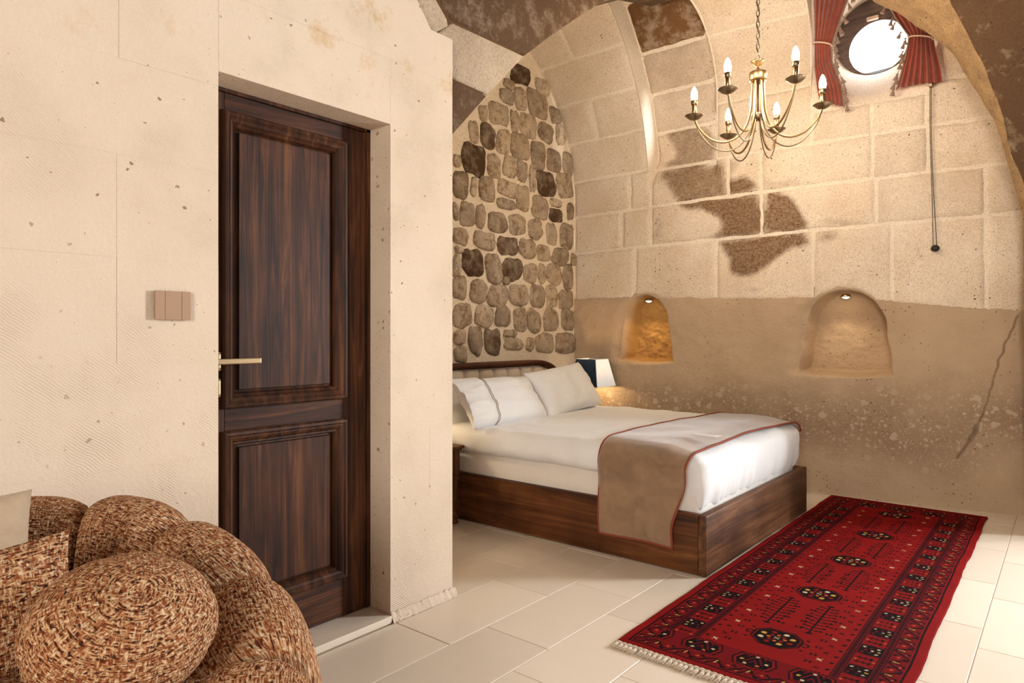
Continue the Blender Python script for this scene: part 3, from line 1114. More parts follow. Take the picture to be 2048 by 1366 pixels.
def rubble(cy, cz, w, h, tone):
    ph = random.random() * 99
    n, rings = 22, 4
    e = random.uniform(2.6, 5.0)
    w, h = w * 1.07, h * 1.09
    sk = random.uniform(-0.12, 0.12)
    out = []
    for k in range(n):
        a = 2 * PI * k / n
        ca, sa = math.cos(a), math.sin(a)
        r = (abs(ca) ** e + abs(sa) ** e) ** (-1 / e)
        r *= 1 + 0.22 * nz(ca * 1.5 + ph, sa * 1.5) + 0.06 * nz(ca * 5 + ph, sa * 5)
        out.append((ca * r * w / 2 + sk * sa * r * h / 2, sa * r * h / 2))
    vs, fs = [], []
    prof = [(1.0, -0.01), (0.97, 0.008), (0.86, 0.019), (0.55, 0.024)]
    d = random.uniform(0.7, 1.3)
    for f, q in prof:
        for y_, z_ in out:
            vs.append(Vector((XB + q * d + 0.004 * nz(y_ * 18 + ph, z_ * 18), cy + y_ * f, cz + z_ * f)))
    vs.append(Vector((XB + 0.024 * d, cy, cz)))
    for i in range(rings - 1):
        for k in range(n):
            k2 = (k + 1) % n
            fs.append([i * n + k, i * n + k2, (i + 1) * n + k2, (i + 1) * n + k])
    for k in range(n):
        fs.append([(rings - 1) * n + k, (rings - 1) * n + (k + 1) % n, rings * n])
    o = finish('stone', to_mesh('stone', (vs, fs)), M['rubble'], wall_back)
    o.color = (min(1, tone ** 1.25 * 0.78), 0, 0, 1)


for b in boxes:
    rubble(*b)

# ---- door wall: backing with the doorway, dressed blocks on its face
DY0, DY1, DZ1 = 1.114, 1.852, 2.077
XDOOR = -2.325
wl = merge(box(-2.62, XW - 0.0012, -2.6, DY0, -0.02, 4.4), box(-2.62, XW - 0.0012, DY0, DY1, DZ1, 2.9), box(-2.62, XW - 0.0012, DY1, YC, -0.02, 2.55),
           box(-2.62, XW - 0.0012, DY0, 1.45, 2.9, 4.4))
bm_ = prism([(1.45, 2.5), (YC, 2.5), (YC, 2.552), (2.084, 2.552), (2.004, 2.652), (1.90, 2.80), (1.72, 3.15), (1.45, 3.7)],
            lambda a, b: Vector((XW - 0.0012, a, b)), Vector((-0.42, 0, 0)))
wl = merge(wl, bm_, box(-3.62, -2.3, YC - 0.12, YC - 0.001, -0.02, 3.2))
wall_left = finish('wall_left', to_mesh('wall_left', wl), M['plaster'], smooth=False, kind='structure')
fix_normals(wall_left.data)
lines = [-0.0, 0.17, 0.485, 0.797, 1.113, 1.43, 1.738, 2.025, DZ1 + 0.27, 2.65]


def plaster_block(y0, y1, z0, z1, poly=None):
    g = 0.0006
    if poly is None:
        bm = box(XW - 0.03, XW + random.uniform(-0.0006, 0.0006), y0 + g, y1 - g, z0 + g, z1 - g)
    else:
        bm = prism(poly, lambda a, b: Vector((XW, a, b)), Vector((-0.03, 0, 0)))
    finish('dressed_block', to_mesh('dressed_block', bm), M['plaster'], wall_left, smooth=False)


for i, (a, b) in enumerate(zip(lines, lines[1:])):
    ys = [-2.6, -1.3, -0.5, 0.15]
    ys += {5: [0.802], 7: [0.808], 8: [0.726]}.get(i - 0, [0.62]) if i in (5, 7, 8) else ([0.802] if i == 4 else [0.45] if i % 2 else [0.02])
    ys = sorted(y for y in ys)
    ys = [y for k, y in enumerate(ys) if k == 0 or y - ys[k - 1] > 0.1]
    if b <= DZ1:
        for y0, y1 in zip(ys + [], ys[1:] + [DY0]):
            plaster_block(y0, y1, a, b)
        cutr = [DY1] + ([2.075] if i == 2 else []) + [YC]
        for y0, y1 in zip(cutr, cutr[1:]):
            plaster_block(y0, y1, a, b)
    elif a < DZ1 < b:
        for y0, y1 in zip(ys, ys[1:] + [DY0]):
            plaster_block(y0, y1, a, b)
        plaster_block(DY0, DY1, DZ1, b)
        plaster_block(DY1, YC, a, b)
    else:
        for y0, y1 in zip(ys, ys[1:] + [1.30]):
            plaster_block(y0, y1, a, b)
        plaster_block(0, 0, 0, 0, [(1.30, a), (YC, a), (YC, 2.552), (2.084, 2.552), (2.004, b), (1.30, b)])
plaster_block(-2.6, 0.3, 2.65, 3.3)
plaster_block(0, 0, 0, 0, [(0.302, 2.652), (2.002, 2.652), (1.90, 2.80), (1.62, 3.3), (0.302, 3.3)])

# ragged mortar fillet at the foot of the wall
fv = []
bs = grid(lambda u, v: Vector((XW + 0.002 + 0.020 * (1 - v) * (1 + 0.5 * nz(u * 40, 3)), DY1 + (YC + 0.015 - DY1) * u, 0.001 + (0.038 + 0.014 * nz(u * 22, 1)) * v)), 60, 5)
finish('baseboard_left', to_mesh('baseboard_left', bs), M['plaster'], kind='structure')

# threshold step
step = finish('threshold_step', to_mesh('threshold_step', box(-2.60, XW + 0.012, DY0 - 0.02, DY1 - 0.001, 0.0005, 0.030, 0.003)), M['tile'], smooth=False, kind='structure')

# ---- spandrel arch over the bed alcove
XS = -2.25
S2 = lambda pts: [(lambda p: (p.y, p.z))(on_x(a, b, XS)) for a, b in pts]
T3 = lambda a, b: Vector((XS, a, b))
wall_arch = finish('wall_arch', to_mesh('wall_arch', prism(
    S2([(902, 262), (970, 184), (1040, 110), (1094, 68), (1144, 34), (1205, -6)]) + [(4.3, 3.68), (4.80, 3.83), (5.5, 3.9), (5.5, 4.6), (1.3, 4.6), (1.3, 2.7), (1.9, 2.4), (2.1, 2.1)],
    lambda a, b: Vector((XS - 0.008, a, b)), Vector((-0.28, 0, 0)))), M['vault'], smooth=False, kind='structure')


def arch_stone(poly, tone):
    o = finish('arch_stone', None or to_mesh('arch_stone', prism(poly, T3, Vector((-0.30, 0, 0)), 0.014)), M['arch'], wall_arch)
    o.color = (tone, 0, 0, 1)
    return o


arch_stone(S2([(880, 149), (975, 192), (908, 268), (880, 268)]), 0.80)
arch_stone(S2([(870, 70), (905, 44), (1050, 112), (978, 189), (870, 141)]), 0.10)
arch_stone(S2([(860, -40), (903, 39), (1054, 109), (1100, 74), (1150, 39), (1215, -2), (1190, -60)]) , 0.80)
arch_stone(S2([(800, -60), (850, -44), (896, 38), (898, 52), (872, 66), (845, 40)]), 0.10)
arch_stone(S2([(1196, -64), (1219, -4)]) + [(4.30, 3.64), (4.80, 3.78), (4.7, 4.5), (3.6, 4.5)], 0.5)

# ---- ceilings (above the frame): alcove and hall
def lerp_list(a, b, n):
    return [a.lerp(b, i / n) for i in range(n + 1)]


ceil_rows = []
for X in (XB, -3.2, -2.85, -2.56):
    r0 = surf(X, 4.6, -0.01, 'A')
    top = Vector((X, 3.6, max(r0.z, 4.0) + 0.25))
    ceil_rows.append(smooth_path([r0, top, Vector((X, 2.6, 3.6)), Vector((X, YC - 0.1, 3.0))], 16))
cv_ = [p for r in ceil_rows for p in r]
cf_ = [[i * 17 + j, i * 17 + j + 1, (i + 1) * 17 + j + 1, (i + 1) * 17 + j] for i in range(3) for j in range(16)]
hall = []
for X in (-2.27, -1.5, -0.5, 0.5, 1.5, 2.4):
    hall.append(smooth_path([Vector((X, 5.75, 4.25)), Vector((X, 4.7, 4.28)), Vector((X, 2.6, 4.55)), Vector((X, 0.2, 4.3)), Vector((X, -2.6, 3.2))], 24))
hv_ = [p for r in hall for p in r]
hf_ = [[i * 25 + j, i * 25 + j + 1, (i + 1) * 25 + j + 1, (i + 1) * 25 + j] for i in range(5) for j in range(24)]
cover = grid(lambda u, v: surf(-2.25 + 0.74 * u, 4.0, -0.01, 'C').lerp(Vector((-2.25 + 0.74 * u, 3.6, 4.45)), v), 6, 4)
finish('ceiling', to_mesh('ceiling', join((cv_, cf_), (hv_, hf_), cover)), M['vault'], kind='structure')
finish('wall_rear', to_mesh('wall_rear', merge(box(-2.6, 0.2, -2.75, -2.6, -0.02, 3.3), box(1.8, 2.4, -2.75, -2.6, -0.02, 3.3), box(0.2, 1.8, -2.75, -2.6, -0.02, 0.9),
                                              box(0.2, 1.8, -2.75, -2.6, 2.9, 3.3))), M['plaster'], smooth=False, kind='structure')
finish('wall_side', to_mesh('wall_side', merge(box(0.88, 0.95, 5.62, 5.85, -0.02, 4.3), box(2.0, 2.4, 5.62, 5.85, -0.02, 4.3), box(0.95, 2.0, 5.62, 5.85, -0.02, 0.8),
                                              box(0.95, 2.0, 5.62, 5.85, 2.7, 4.3))), M['plaster'], smooth=False, kind='structure')
for wn, (x0_, x1_, y_, z0_, z1_) in (('added_window_2', (0.95, 2.0, 5.74, 0.8, 2.7)), ('added_window_3', (0.2, 1.8, -2.68, 0.9, 2.9))):  # unseen windows, added as openings for the fill lights
    wr_ = bpy.data.objects.new(wn, None)
    wr_.location = ((x0_ + x1_) / 2, y_, z0_)
    COL.objects.link(wr_)
    wr_['kind'] = 'structure'
    xm_ = (x0_ + x1_) / 2
    part('window_frame', merge(box(x0_, x0_ + 0.05, y_ - 0.03, y_ + 0.03, z0_, z1_), box(x1_ - 0.05, x1_, y_ - 0.03, y_ + 0.03, z0_, z1_), box(x0_ + 0.05, x1_ - 0.05, y_ - 0.03, y_ + 0.03, z0_, z0_ + 0.05),
                               box(x0_ + 0.05, x1_ - 0.05, y_ - 0.03, y_ + 0.03, z1_ - 0.05, z1_), box(xm_ - 0.02, xm_ + 0.02, y_ - 0.02, y_ + 0.02, z0_ + 0.05, z1_ - 0.05)), M['win_frame'], wr_, smooth=False)

# ---- round window
wc = Vector((-1.175, 5.95, 3.455))


def disc_ring(r0, r1, y0, y1, n=64, c=wc):
    vs, fs = [], []
    prof = [(r0, y0), (r1, y0), (r1, y1), (r0, y1)]
    for r, y in prof:
        for k in range(n):
            a = 2 * PI * k / n
            vs.append(Vector((c.x + r * math.cos(a), y, c.z + r * math.sin(a))))
    for i in range(4):
        for k in range(n):
            k2 = (k + 1) % n
            fs.append([i * n + k, i * n + k2, ((i + 1) % 4) * n + k2, ((i + 1) % 4) * n + k])
    return vs, fs


window = bpy.data.objects.new('window_1', None)
window.location = wc
COL.objects.link(window)
window['kind'] = 'structure'
part('window_frame', disc_ring(0.235, 0.42, 5.93, 5.99), M['win_frame'], window, smooth=False)
part('sash', disc_ring(0.205, 0.245, 5.915, 5.965), M['win_frame'], window, smooth=False)
pv = [Vector((wc.x + 0.21 * math.cos(2 * PI * k / 48), 5.95, wc.z + 0.21 * math.sin(2 * PI * k / 48))) for k in range(48)]
part('pane', (pv, [list(range(48))]), M['glass'], window, smooth=False)
part('latch', box(wc.x - 0.075, wc.x + 0.01, 5.89, 5.93, wc.z + 0.215, wc.z + 0.245, 0.008), M['rope'], window, label='small pale window latch')

# ---- door
door = bpy.data.objects.new('door_1', None)
door.location = (XDOOR, 1.46, 0.03)
COL.objects.link(door)
door['kind'] = 'structure'
XD = XDOOR
L0, L1 = 1.085, 1.832      # leaf edges along the wall
Zb, Zt = 0.035, 2.062
stile_r, stile_l = L1 - 0.118, L0 + 0.118
rails = [(Zb, 0.205), (0.845, 0.945), (1.985, Zt)]
part('door_frame', merge(box(XD - 0.09, XD + 0.004, L1 + 0.002, DY1, Zb, DZ1), box(XD - 0.09, XD + 0.004, L0, DY1, Zt + 0.002, DZ1)), M['door_v'], door, smooth=False)
part('stile', box(XD - 0.04, XD, stile_r, L1, Zb, Zt, 0.003), M['door_v'], door, smooth=False)
part('stile', box(XD - 0.04, XD, L0, stile_l, Zb, Zt, 0.003), M['door_v'], door, smooth=False)
for a, b in rails:
    part('rail', box(XD - 0.04, XD - 0.001, stile_l + 0.001, stile_r - 0.001, a, b, 0.003), M['door_h'], door, smooth=False)


def moulding(y0, y1, z0, z1):
    """mitred bolection moulding around a panel"""
    prof = [(0.0, -0.004), (0.0, 0.012), (0.006, 0.021), (0.015, 0.023), (0.022, 0.016), (0.027, 0.018), (0.036, 0.012), (0.044, 0.001), (0.050, 0.003), (0.056, -0.012)]
    vs, fs = [], []
    for d, h in prof:
        for y, z in ((y0 + d, z0 + d), (y1 - d, z0 + d), (y1 - d, z1 - d), (y0 + d, z1 - d)):
            vs.append(Vector((XD + h, y, z)))
    for i in range(len(prof) - 1):
        for k in range(4):
            k2 = (k + 1) % 4
            fs.append([i * 4 + k, i * 4 + k2, (i + 1) * 4 + k2, (i + 1) * 4 + k])
    return vs, fs


for z0, z1 in ((0.195, 0.855), (0.935, 1.998)):
    mo = part('moulding', moulding(stile_l - 0.012, stile_r + 0.012, z0, z1), M['door_v'], door, smooth=False)
    fix_normals(mo.data)
    y0, y1, a, b = stile_l + 0.03, stile_r - 0.03, z0 + 0.035, z1 - 0.035
    d = 0.028
    pan = ([Vector((XD - 0.022, y0, a)), Vector((XD - 0.022, y1, a)), Vector((XD - 0.022, y1, b)), Vector((XD - 0.022, y0, b)),
            Vector((XD - 0.016, y0 + d, a + d)), Vector((XD - 0.016, y1 - d, a + d)), Vector((XD - 0.016, y1 - d, b - d)), Vector((XD - 0.016, y0 + d, b - d)),
            Vector((XD - 0.007, y0 + d + 0.003, a + d + 0.003)), Vector((XD - 0.007, y1 - d - 0.003, a + d + 0.003)), Vector((XD - 0.007, y1 - d - 0.003, b - d - 0.003)), Vector((XD - 0.007, y0 + d + 0.003, b - d - 0.003))],
           [[0, 1, 5, 4], [1, 2, 6, 5], [2, 3, 7, 6], [3, 0, 4, 7], [4, 5, 9, 8], [5, 6, 10, 9], [6, 7, 11, 10], [7, 4, 8, 11], [8, 9, 10, 11]])
    part('panel', pan, M['door_v'], door, smooth=False)
hz = 1.105
hd = part('handle', merge(box(XD, XD + 0.010, 1.135, 1.192, hz - 0.034, hz + 0.034, 0.006), box(XD + 0.006, XD + 0.014, 1.142, 1.185, hz - 0.027, hz + 0.027, 0.005)), M['door_brass'], door, smooth=False, label='bronze door lever on square rose')
part('lever', merge(box(XD + 0.038, XD + 0.052, 1.150, 1.318, hz - 0.010, hz + 0.010, 0.0035), box(XD + 0.01, XD + 0.046, 1.152, 1.174, hz - 0.010, hz + 0.010, 0.004)), M['door_brass'], hd, smooth=False)
kh = part('keyhole_plate', merge(box(XD, XD + 0.008, 1.135, 1.192, 0.978, 1.046, 0.006), box(XD + 0.004, XD + 0.013, 1.142, 1.185, 0.985, 1.039, 0.005)), M['door_brass'], door, smooth=False, label='square bronze keyhole plate')
part('keyhole_cover', lathe([(0.012, 0), (0.012, 0.003), (0.008, 0.006)], (0, 0, 0)), M['door_brass'], kh).matrix_world  # knob disc
kc = kh.children[0]
kc.data.transform(Matrix.Translation((XD + 0.013, 1.163, 1.012)) @ Matrix.Rotation(PI / 2, 4, 'Y'))

# ================================================================== OBJECTS
# ---- light switch
sw = thing('light_switch', (XW, 0.96, 1.245), 'beige three-gang light switch on the pale stone wall beside the door', 'switch')
part('back_plate', box(XW, XW + 0.010, 0.908, 1.012, 1.249, 1.333, 0.001), M['switch_dark'], sw, smooth=False)
for a, b in ((0.905, 0.9345), (0.9355, 0.9855), (0.9865, 1.015)):
    part('rocker', box(XW + 0.008, XW + 0.017, a, b, 1.246, 1.336, 0.0012), M['switch'], sw, smooth=False)

# ---- bed
BX0, BX1, BY0, BY1, BZ = -3.44, -1.387, 3.174, 4.816, 0.304
bed = thing('bed', (-2.4, 4.0, 0), 'double bed with dark wooden plank frame and cream channelled headboard', 'bed')
part('side_plank', box(BX0, BX1 - 0.043, BY0, BY0 + 0.042, 0.004, BZ, 0.006), M['bed_x'], bed)
part('side_plank', box(BX0, BX1 - 0.043, BY1 - 0.042, BY1, 0.004, BZ, 0.006), M['bed_x'], bed)
part('foot_plank', box(BX1 - 0.042, BX1, BY0, BY1, 0.002, BZ, 0.006), M['bed_y'], bed)
part('mattress', soft_box(BX0 + 0.02, BX1 - 0.06, BY0 + 0.038, BY1 - 0.038, 0.16, 0.50, 0.05, (24, 18, 8)), M['cream_linen'], bed)


def headboard_outline(inset, n=10):
    y0, y1, z1, r = 3.13 + inset, 4.90 - inset, 0.985 - inset, 0.20 - inset * 0.6
    pts = [(y0, 0.25)]
    for i in range(n + 1):
        a = PI - PI / 2 * i / n
        pts.append((y0 + r * 1.9 + r * 1.9 * math.cos(a), z1 - r + r * math.sin(a)))
    for i in range(n + 1):
        a = PI / 2 - PI / 2 * i / n
        pts.append((y1 - r * 1.9 + r * 1.9 * math.cos(a), z1 - r + r * math.sin(a)))
    pts.append((y1, 0.25))
    return pts


ho, hi_ = headboard_outline(0), headboard_outline(0.045)
vs, fs = [], []
n = len(ho)
for i in range(n):
    (a, b), (c, d) = ho[i], hi_[i]
    vs += [Vector((-3.555, a, b)), Vector((-3.475, a, b)), Vector((-3.468, (a * 2 + c) / 3, (b * 2 + d) / 3)), Vector((-3.475, c, d)), Vector((-3.555, c, d))]
for i in range(n - 1):
    for k in range(5):
        k2 = (k + 1) % 5
        fs.append([i * 5 + k, i * 5 + k2, (i + 1) * 5 + k2, (i + 1) * 5 + k])
hf = part('headboard_frame', (vs, fs), M['head_wood'], bed)
fix_normals(hf.data)
part('headboard_back', prism(headboard_outline(0.03), lambda a, b: Vector((-3.525, a, b)), Vector((-0.025, 0, 0))), M['head_wood'], bed, smooth=False)


def head_top(y):
    for (a, b), (c, d) in zip(hi_[1:-1], hi_[2:]):
        if a <= y <= c and c > a:
            return b + (d - b) * (y - a) / (c - a)
    return 0.6


ny = 10
ch_w = (hi_[-1][0] - hi_[0][0]) / ny
for i in range(ny):
    y0 = hi_[0][0] + i * ch_w

    def chf(u, v, y0=y0):
        y = y0 + 0.001 + (ch_w - 0.002) * u
        z = 0.42 + (head_top(min(max(y, hi_[1][0] + 0.001), hi_[-2][0] - 0.001)) - 0.004 - 0.42) * v
        return Vector((-3.522 + 0.038 * (1 - abs(2 * u - 1) ** 2.6) ** 0.6 * min(1, (1 - v) * 12 + 0.35) ** 0.5, y, z))
    part('headboard_channel', grid(chf, 10, 14), M['cream_pad'], bed)

# duvet
DUX0, DUX1 = -3.22, -1.405
dv, df = soft_box(DUX0, DUX1, 3.125, 4.865, 0.44, 0.612, 0.082, (90, 80, 12))
out = []
for p in dv:
    f = smst(-2.0, -1.9, p.x)
    zn = (p.z - 0.44) / 0.172
    p = p.copy()
    if zn < 0.72:                                  # foot end falls into the frame
        p.z = max(0.307, p.z - f * 0.16 * (1 - zn / 0.72))
    near = smst(3.4, 3.12, p.y)
    far = smst(4.6, 4.87, p.y)
    p.y += f * (0.085 * near - 0.075 * far) * (1 - 0.35 * zn)
    p.x -= 0.012 * (1 - zn) * smst(-1.6, -1.4, p.x)
    wr = 0.010 * nz(p.x * 4, p.y * 4, p.z * 4) + 0.005 * nz(p.x * 10, p.y * 10, p.z * 10)
    p.z += wr * (0.5 + 0.5 * zn)
    if p.x > -1.55:
        fold = 0.016 * nz(p.y * 13, p.z * 3, 4) + 0.010 * nz(p.y * 27 + p.z * 6, p.z * 4, 1)
        p.x += fold * (1 - zn) * 1.2
        p.z -= 0.03 * smst(-1.6, -1.4, p.x) * zn
    if p.y < 3.3:
        p.y += 0.012 * nz(p.x * 7, p.z * 9, 2) + 0.004
        if f < 0.5:
            p.z += 0.022 * nz(p.x * 2.4, 5.0) * (1 - zn)
    out.append(p)
df = [q_ for q_ in df if not all(dv[i_].z < 0.4401 for i_ in q_)]       # a cover, open underneath
duvet = finish('duvet', to_mesh('duvet', (out, df)), M['white_linen'], label='plump white duvet spread over the double bed', cat='duvet')

# bed runner
prof = [(3.150, 0.125), (3.140, 0.20), (3.134, 0.30), (3.126, 0.40), (3.110, 0.47), (3.106, 0.53), (3.135, 0.590), (3.19, 0.622), (3.28, 0.634), (3.6, 0.640), (4.0, 0.640), (4.4, 0.637),
        (4.70, 0.632), (4.78, 0.615), (4.825, 0.585), (4.845, 0.54)]
pp = smooth_path([(0, a, b) for a, b in prof], 110)


def run_fn(u, v, lift=0.0):
    i = min(110, int(round(v * 110)))
    p = pp[i]
    hang = smst(0.5, 0.2, p.z) if p.y < 3.5 else 0
    x0 = -1.965 - 0.015 * hang + 0.015 * math.sin(p.y * 3.0)
    x1 = -1.475 - 0.085 * hang + 0.02 * math.sin(p.y * 4.2) + 0.02 * smst(3.2, 4.7, p.y)
    x = x0 + (x1 - x0) * u
    fold = 0.010 * math.sin(u * 7.5 + p.z * 3) * hang + 0.006 * nz(u * 4, p.z * 5, 3) * hang
    top = 0.006 * nz(x * 6, p.y * 5) * (1 - hang)
    drop = -0.030 * smst(-1.62, -1.45, x) * smst(0.5, 0.6, p.z)
    return Vector((x, p.y - fold - lift * hang, p.z + top + drop + lift * (1 - hang)))


runner = thing('bed_runner', (-1.72, 4.0, 0.12), 'taupe velvet bed runner with rust piping draped over the duvet', 'bed runner')
rv, rf = grid(run_fn, 26, 110)
o = part('velvet_cloth', (rv, rf), M['velvet'], runner)
sd = o.modifiers.new('thick', 'SOLIDIFY')
sd.thickness = 0.008
sd.offset = 1.0
edge = [run_fn(0, i / 110, 0.007) for i in range(111)] + [run_fn(i / 26, 1, 0.007) for i in range(1, 27)] + \
       [run_fn(1, 1 - i / 110, 0.007) for i in range(1, 111)] + [run_fn(1 - i / 26, 0, 0.007) for i in range(1, 26)]
part('piping', tube(edge, 0.0065, 8, True), M['rust'], runner, label='rust red piping')

# card on the runner
cc = on_floor(1411, 876, 0.648)
ca_, cb2_ = on_floor(1386, 873, 0.648), on_floor(1437, 879, 0.648)
bmc = box(-(cb2_ - ca_).length / 2, (cb2_ - ca_).length / 2, -0.032, 0.032, 0, 0.0015)
bmc.transform(Matrix.Translation((cc.x, cc.y, 0.664)) @ Matrix.Rotation(math.atan2(cb2_.y - ca_.y, cb2_.x - ca_.x), 4, 'Z'))
finish('card', to_mesh('card', bmc), M['card'], smooth=False, label='small white card lying on the taupe bed runner', cat='card')


# ---- pillows
def pillow_fn(w, h, t, seedv, crease=0.012):
    def fn(u, v, side):
        a, b = 2 * u - 1, 2 * v - 1
        th = t / 2 * max(0.0, (1 - abs(a) ** 3.2)) ** 0.55 * max(0.0, (1 - abs(b) ** 3.2)) ** 0.55
        pinch = 1 - 0.06 * (1 - abs(b) ** 2) * abs(a) ** 3
        pinch2 = 1 - 0.07 * (1 - abs(a) ** 2) * abs(b) ** 3
        wr = crease * nz(a * 2.6 + seedv, b * 2.6, side) * min(1, th * 20) + 0.4 * crease * nz(a * 7 + seedv, b * 7, side) * min(1, th * 20)
        return Vector((a * w / 2 * pinch, b * h / 2 * pinch2, side * (th + 0.003) + wr))
    return fn


def pillow_mesh(w, h, t, mx, seedv=0.0, n=28, uvs=False, crease=0.012):
    fn = pillow_fn(w, h, t, seedv, crease)
    vs, fs = [], []
    for side in (1, -1):
        o = len(vs)
        g = grid(lambda u, v: mx @ fn(u, v, side), n, n)
        vs += g[0]
        fs += [[i + o for i in (q if side > 0 else q[::-1])] for q in g[1]]
    k = (n + 1) ** 2
    rim = [i for i in range(n + 1)] + [j * (n + 1) + n for j in range(1, n + 1)] + [n * (n + 1) + i for i in range(n - 1, -1, -1)] + [j * (n + 1) for j in range(n - 1, 0, -1)]
    for i in range(len(rim)):
        a, b = rim[i], rim[(i + 1) % len(rim)]
        fs.append([b, a, a + k, b + k])
    me = to_mesh('pillow', (vs, fs))
    if uvs:
        uv = me.uv_layers.new(name='UVMap')
        for l in me.loops:
            i = l.vertex_index % k
            uv.data[l.index].uv = ((i % (n + 1)) / n * w, (i // (n + 1)) / n * h)
    return me, fn


def pose(c, yaw, lean, roll=0.0):
    """local x along the wall, local y up the pillow, local z out of its face (towards the foot of the bed)"""
    base = Matrix(((0, 0, 1), (1, 0, 0), (0, 1, 0))).to_4x4()
    return Matrix.Translation(c) @ Matrix.Rotation(yaw, 4, 'Z') @ Matrix.Rotation(-lean, 4, 'Y') @ base @ Matrix.Rotation(roll, 4, 'Z')


def bed_pillow(c, w, h, t, yaw, lean, roll, label, sd_, line=None, mat='white_linen'):
    mx = pose(Vector(c), yaw, lean, roll)
    root = thing('pillow', (c[0], c[1], c[2] - h / 2 * math.cos(lean)), label, 'pillow')
    me, fn = pillow_mesh(w, h, t, mx, sd_)
    finish('pillowcase', me, M[mat], root)
    if line:
        gs = []
        for u in line:
            gs.append(tube([mx @ (fn(u, i / 40, 1) + Vector((0, 0, 0.001))) for i in range(41)], 0.0022, 6))
        part('embroidery', join(*gs), M['thread'], root, label='double bronze stitched line')
    return root, mx, fn


bed_pillow((-3.30, 3.62, 0.700), 0.74, 0.34, 0.13, 0, math.radians(18), 0.0, 'white pillow leaning on the headboard behind the embroidered pillow', 3.0)
bed_pillow((-3.30, 4.38, 0.715), 0.74, 0.36, 0.13, 0, math.radians(18), 0.05, 'white pillow leaning on the headboard behind the plain front pillow', 9.0)
r1, mx1, fn1 = bed_pillow((-3.02, 3.545, 0.745), 0.82, 0.37, 0.19, 0.05, math.radians(36), -0.02, 'white front pillow with double stitched line and open flange end', 15.0, line=(0.245, 0.262))
# gathered open flange of the pillowcase end
flg = grid(lambda u, v: mx1 @ (fn1(0.03 + 0.17 * u, v, 1) + Vector((-0.075 * (1 - u) ** 1.5, 0, 0.012 + (0.030 * abs(math.sin(v * 9.5 + 1.2 * u)) + 0.012 * math.sin(v * 23)) * (1 - u) * math.sin(PI * min(1, 0.1 + v)) ))), 16, 60)
o = part('flange', flg, M['white_linen'], r1)
bed_pillow((-3.06, 4.34, 0.770), 0.76, 0.40, 0.19, -0.02, math.radians(32), 0.09, 'plain white front pillow with thin dark edge beside the lamp', 21.0)


# ---- nightstands (the left one shows its carved front leg, the right one is hidden by the pillows)
def nightstand(x0, x1, y0, y1, top, label):
    root = thing('nightstand', ((x0 + x1) / 2, (y0 + y1) / 2, 0), label, 'nightstand')
    part('top', merge(box(x0 - 0.012, x1 + 0.025, y0 - 0.025, y1 + 0.02, top - 0.018, top, 0.005), box(x0 - 0.006, x1 + 0.012, y0 - 0.012, y1 + 0.01, top - 0.034, top - 0.018, 0.006)), M['night_wood'], root)
    part('drawer_case', box(x0 + 0.01, x1 - 0.008, y0 + 0.008, y1 - 0.008, top - 0.17, top - 0.034), M['night_wood'], root, smooth=False)
    for lx, ly in ((x1 - 0.022, y1 - 0.022), (x1 - 0.022, y0 + 0.022), (x0 + 0.022, y1 - 0.022), (x0 + 0.022, y0 + 0.022)):
        a = 0.022
        sq = box(lx - a, lx + a, ly - a, ly + a, top - 0.19, top - 0.034, 0.002)
        sq2 = box(lx - a * 0.95, lx + a * 0.95, ly - a * 0.95, ly + a * 0.95, 0.085, 0.15, 0.002)
        lt = lathe([(0.012, 0.0), (0.022, 0.004), (0.019, 0.018), (0.013, 0.03), (0.025, 0.042), (0.026, 0.054), (0.014, 0.066), (0.02, 0.08), (0.02, 0.155), (0.015, 0.165),
                    (0.018, 0.21), (0.021, 0.245), (0.022, 0.262), (0.013, 0.272), (0.024, 0.285), (0.024, 0.292), (0.015, 0.30), (0.022, 0.315)], (lx, ly, 0), 20)
        me = bpy.data.meshes.new('t')
        me.from_pydata([tuple(v) for v in lt[0]], [], lt[1])
        sq.from_mesh(me)
        lg = part('leg', merge(sq, sq2), M['night_wood'], root)
        # carved rosette on the square block and on the foot block
        for zc, rr in ((top - 0.105, 0.018), (0.117, 0.016)):
            bmr = bmesh.new()
            for k in range(6):
                aa = PI / 3 * k
                for fx in (0, 1):
                    m4 = Matrix.Translation((lx + (a + 0.001 if fx else 0), ly + (0 if fx else (a + 0.001)) * (1 if ly > (y0 + y1) / 2 else -1), zc))
                    q = Vector((0, math.cos(aa), math.sin(aa))) * rr * 0.55 if fx else Vector((math.cos(aa), 0, math.sin(aa))) * rr * 0.55
                    bmesh.ops.create_uvsphere(bmr, u_segments=6, v_segments=5, radius=rr * 0.36, matrix=m4 @ Matrix.Translation(q))
            part('carving', bmr, M['night_wood'], lg)
    return root


nightstand(-3.46, -3.00, 2.62, 3.105, 0.497, 'carved brown wooden nightstand with turned legs between the bed and the door wall')
nightstand(-3.52, -3.12, 4.93, 5.24, 0.497, 'brown wooden nightstand behind the pillows under the pleated lamp')


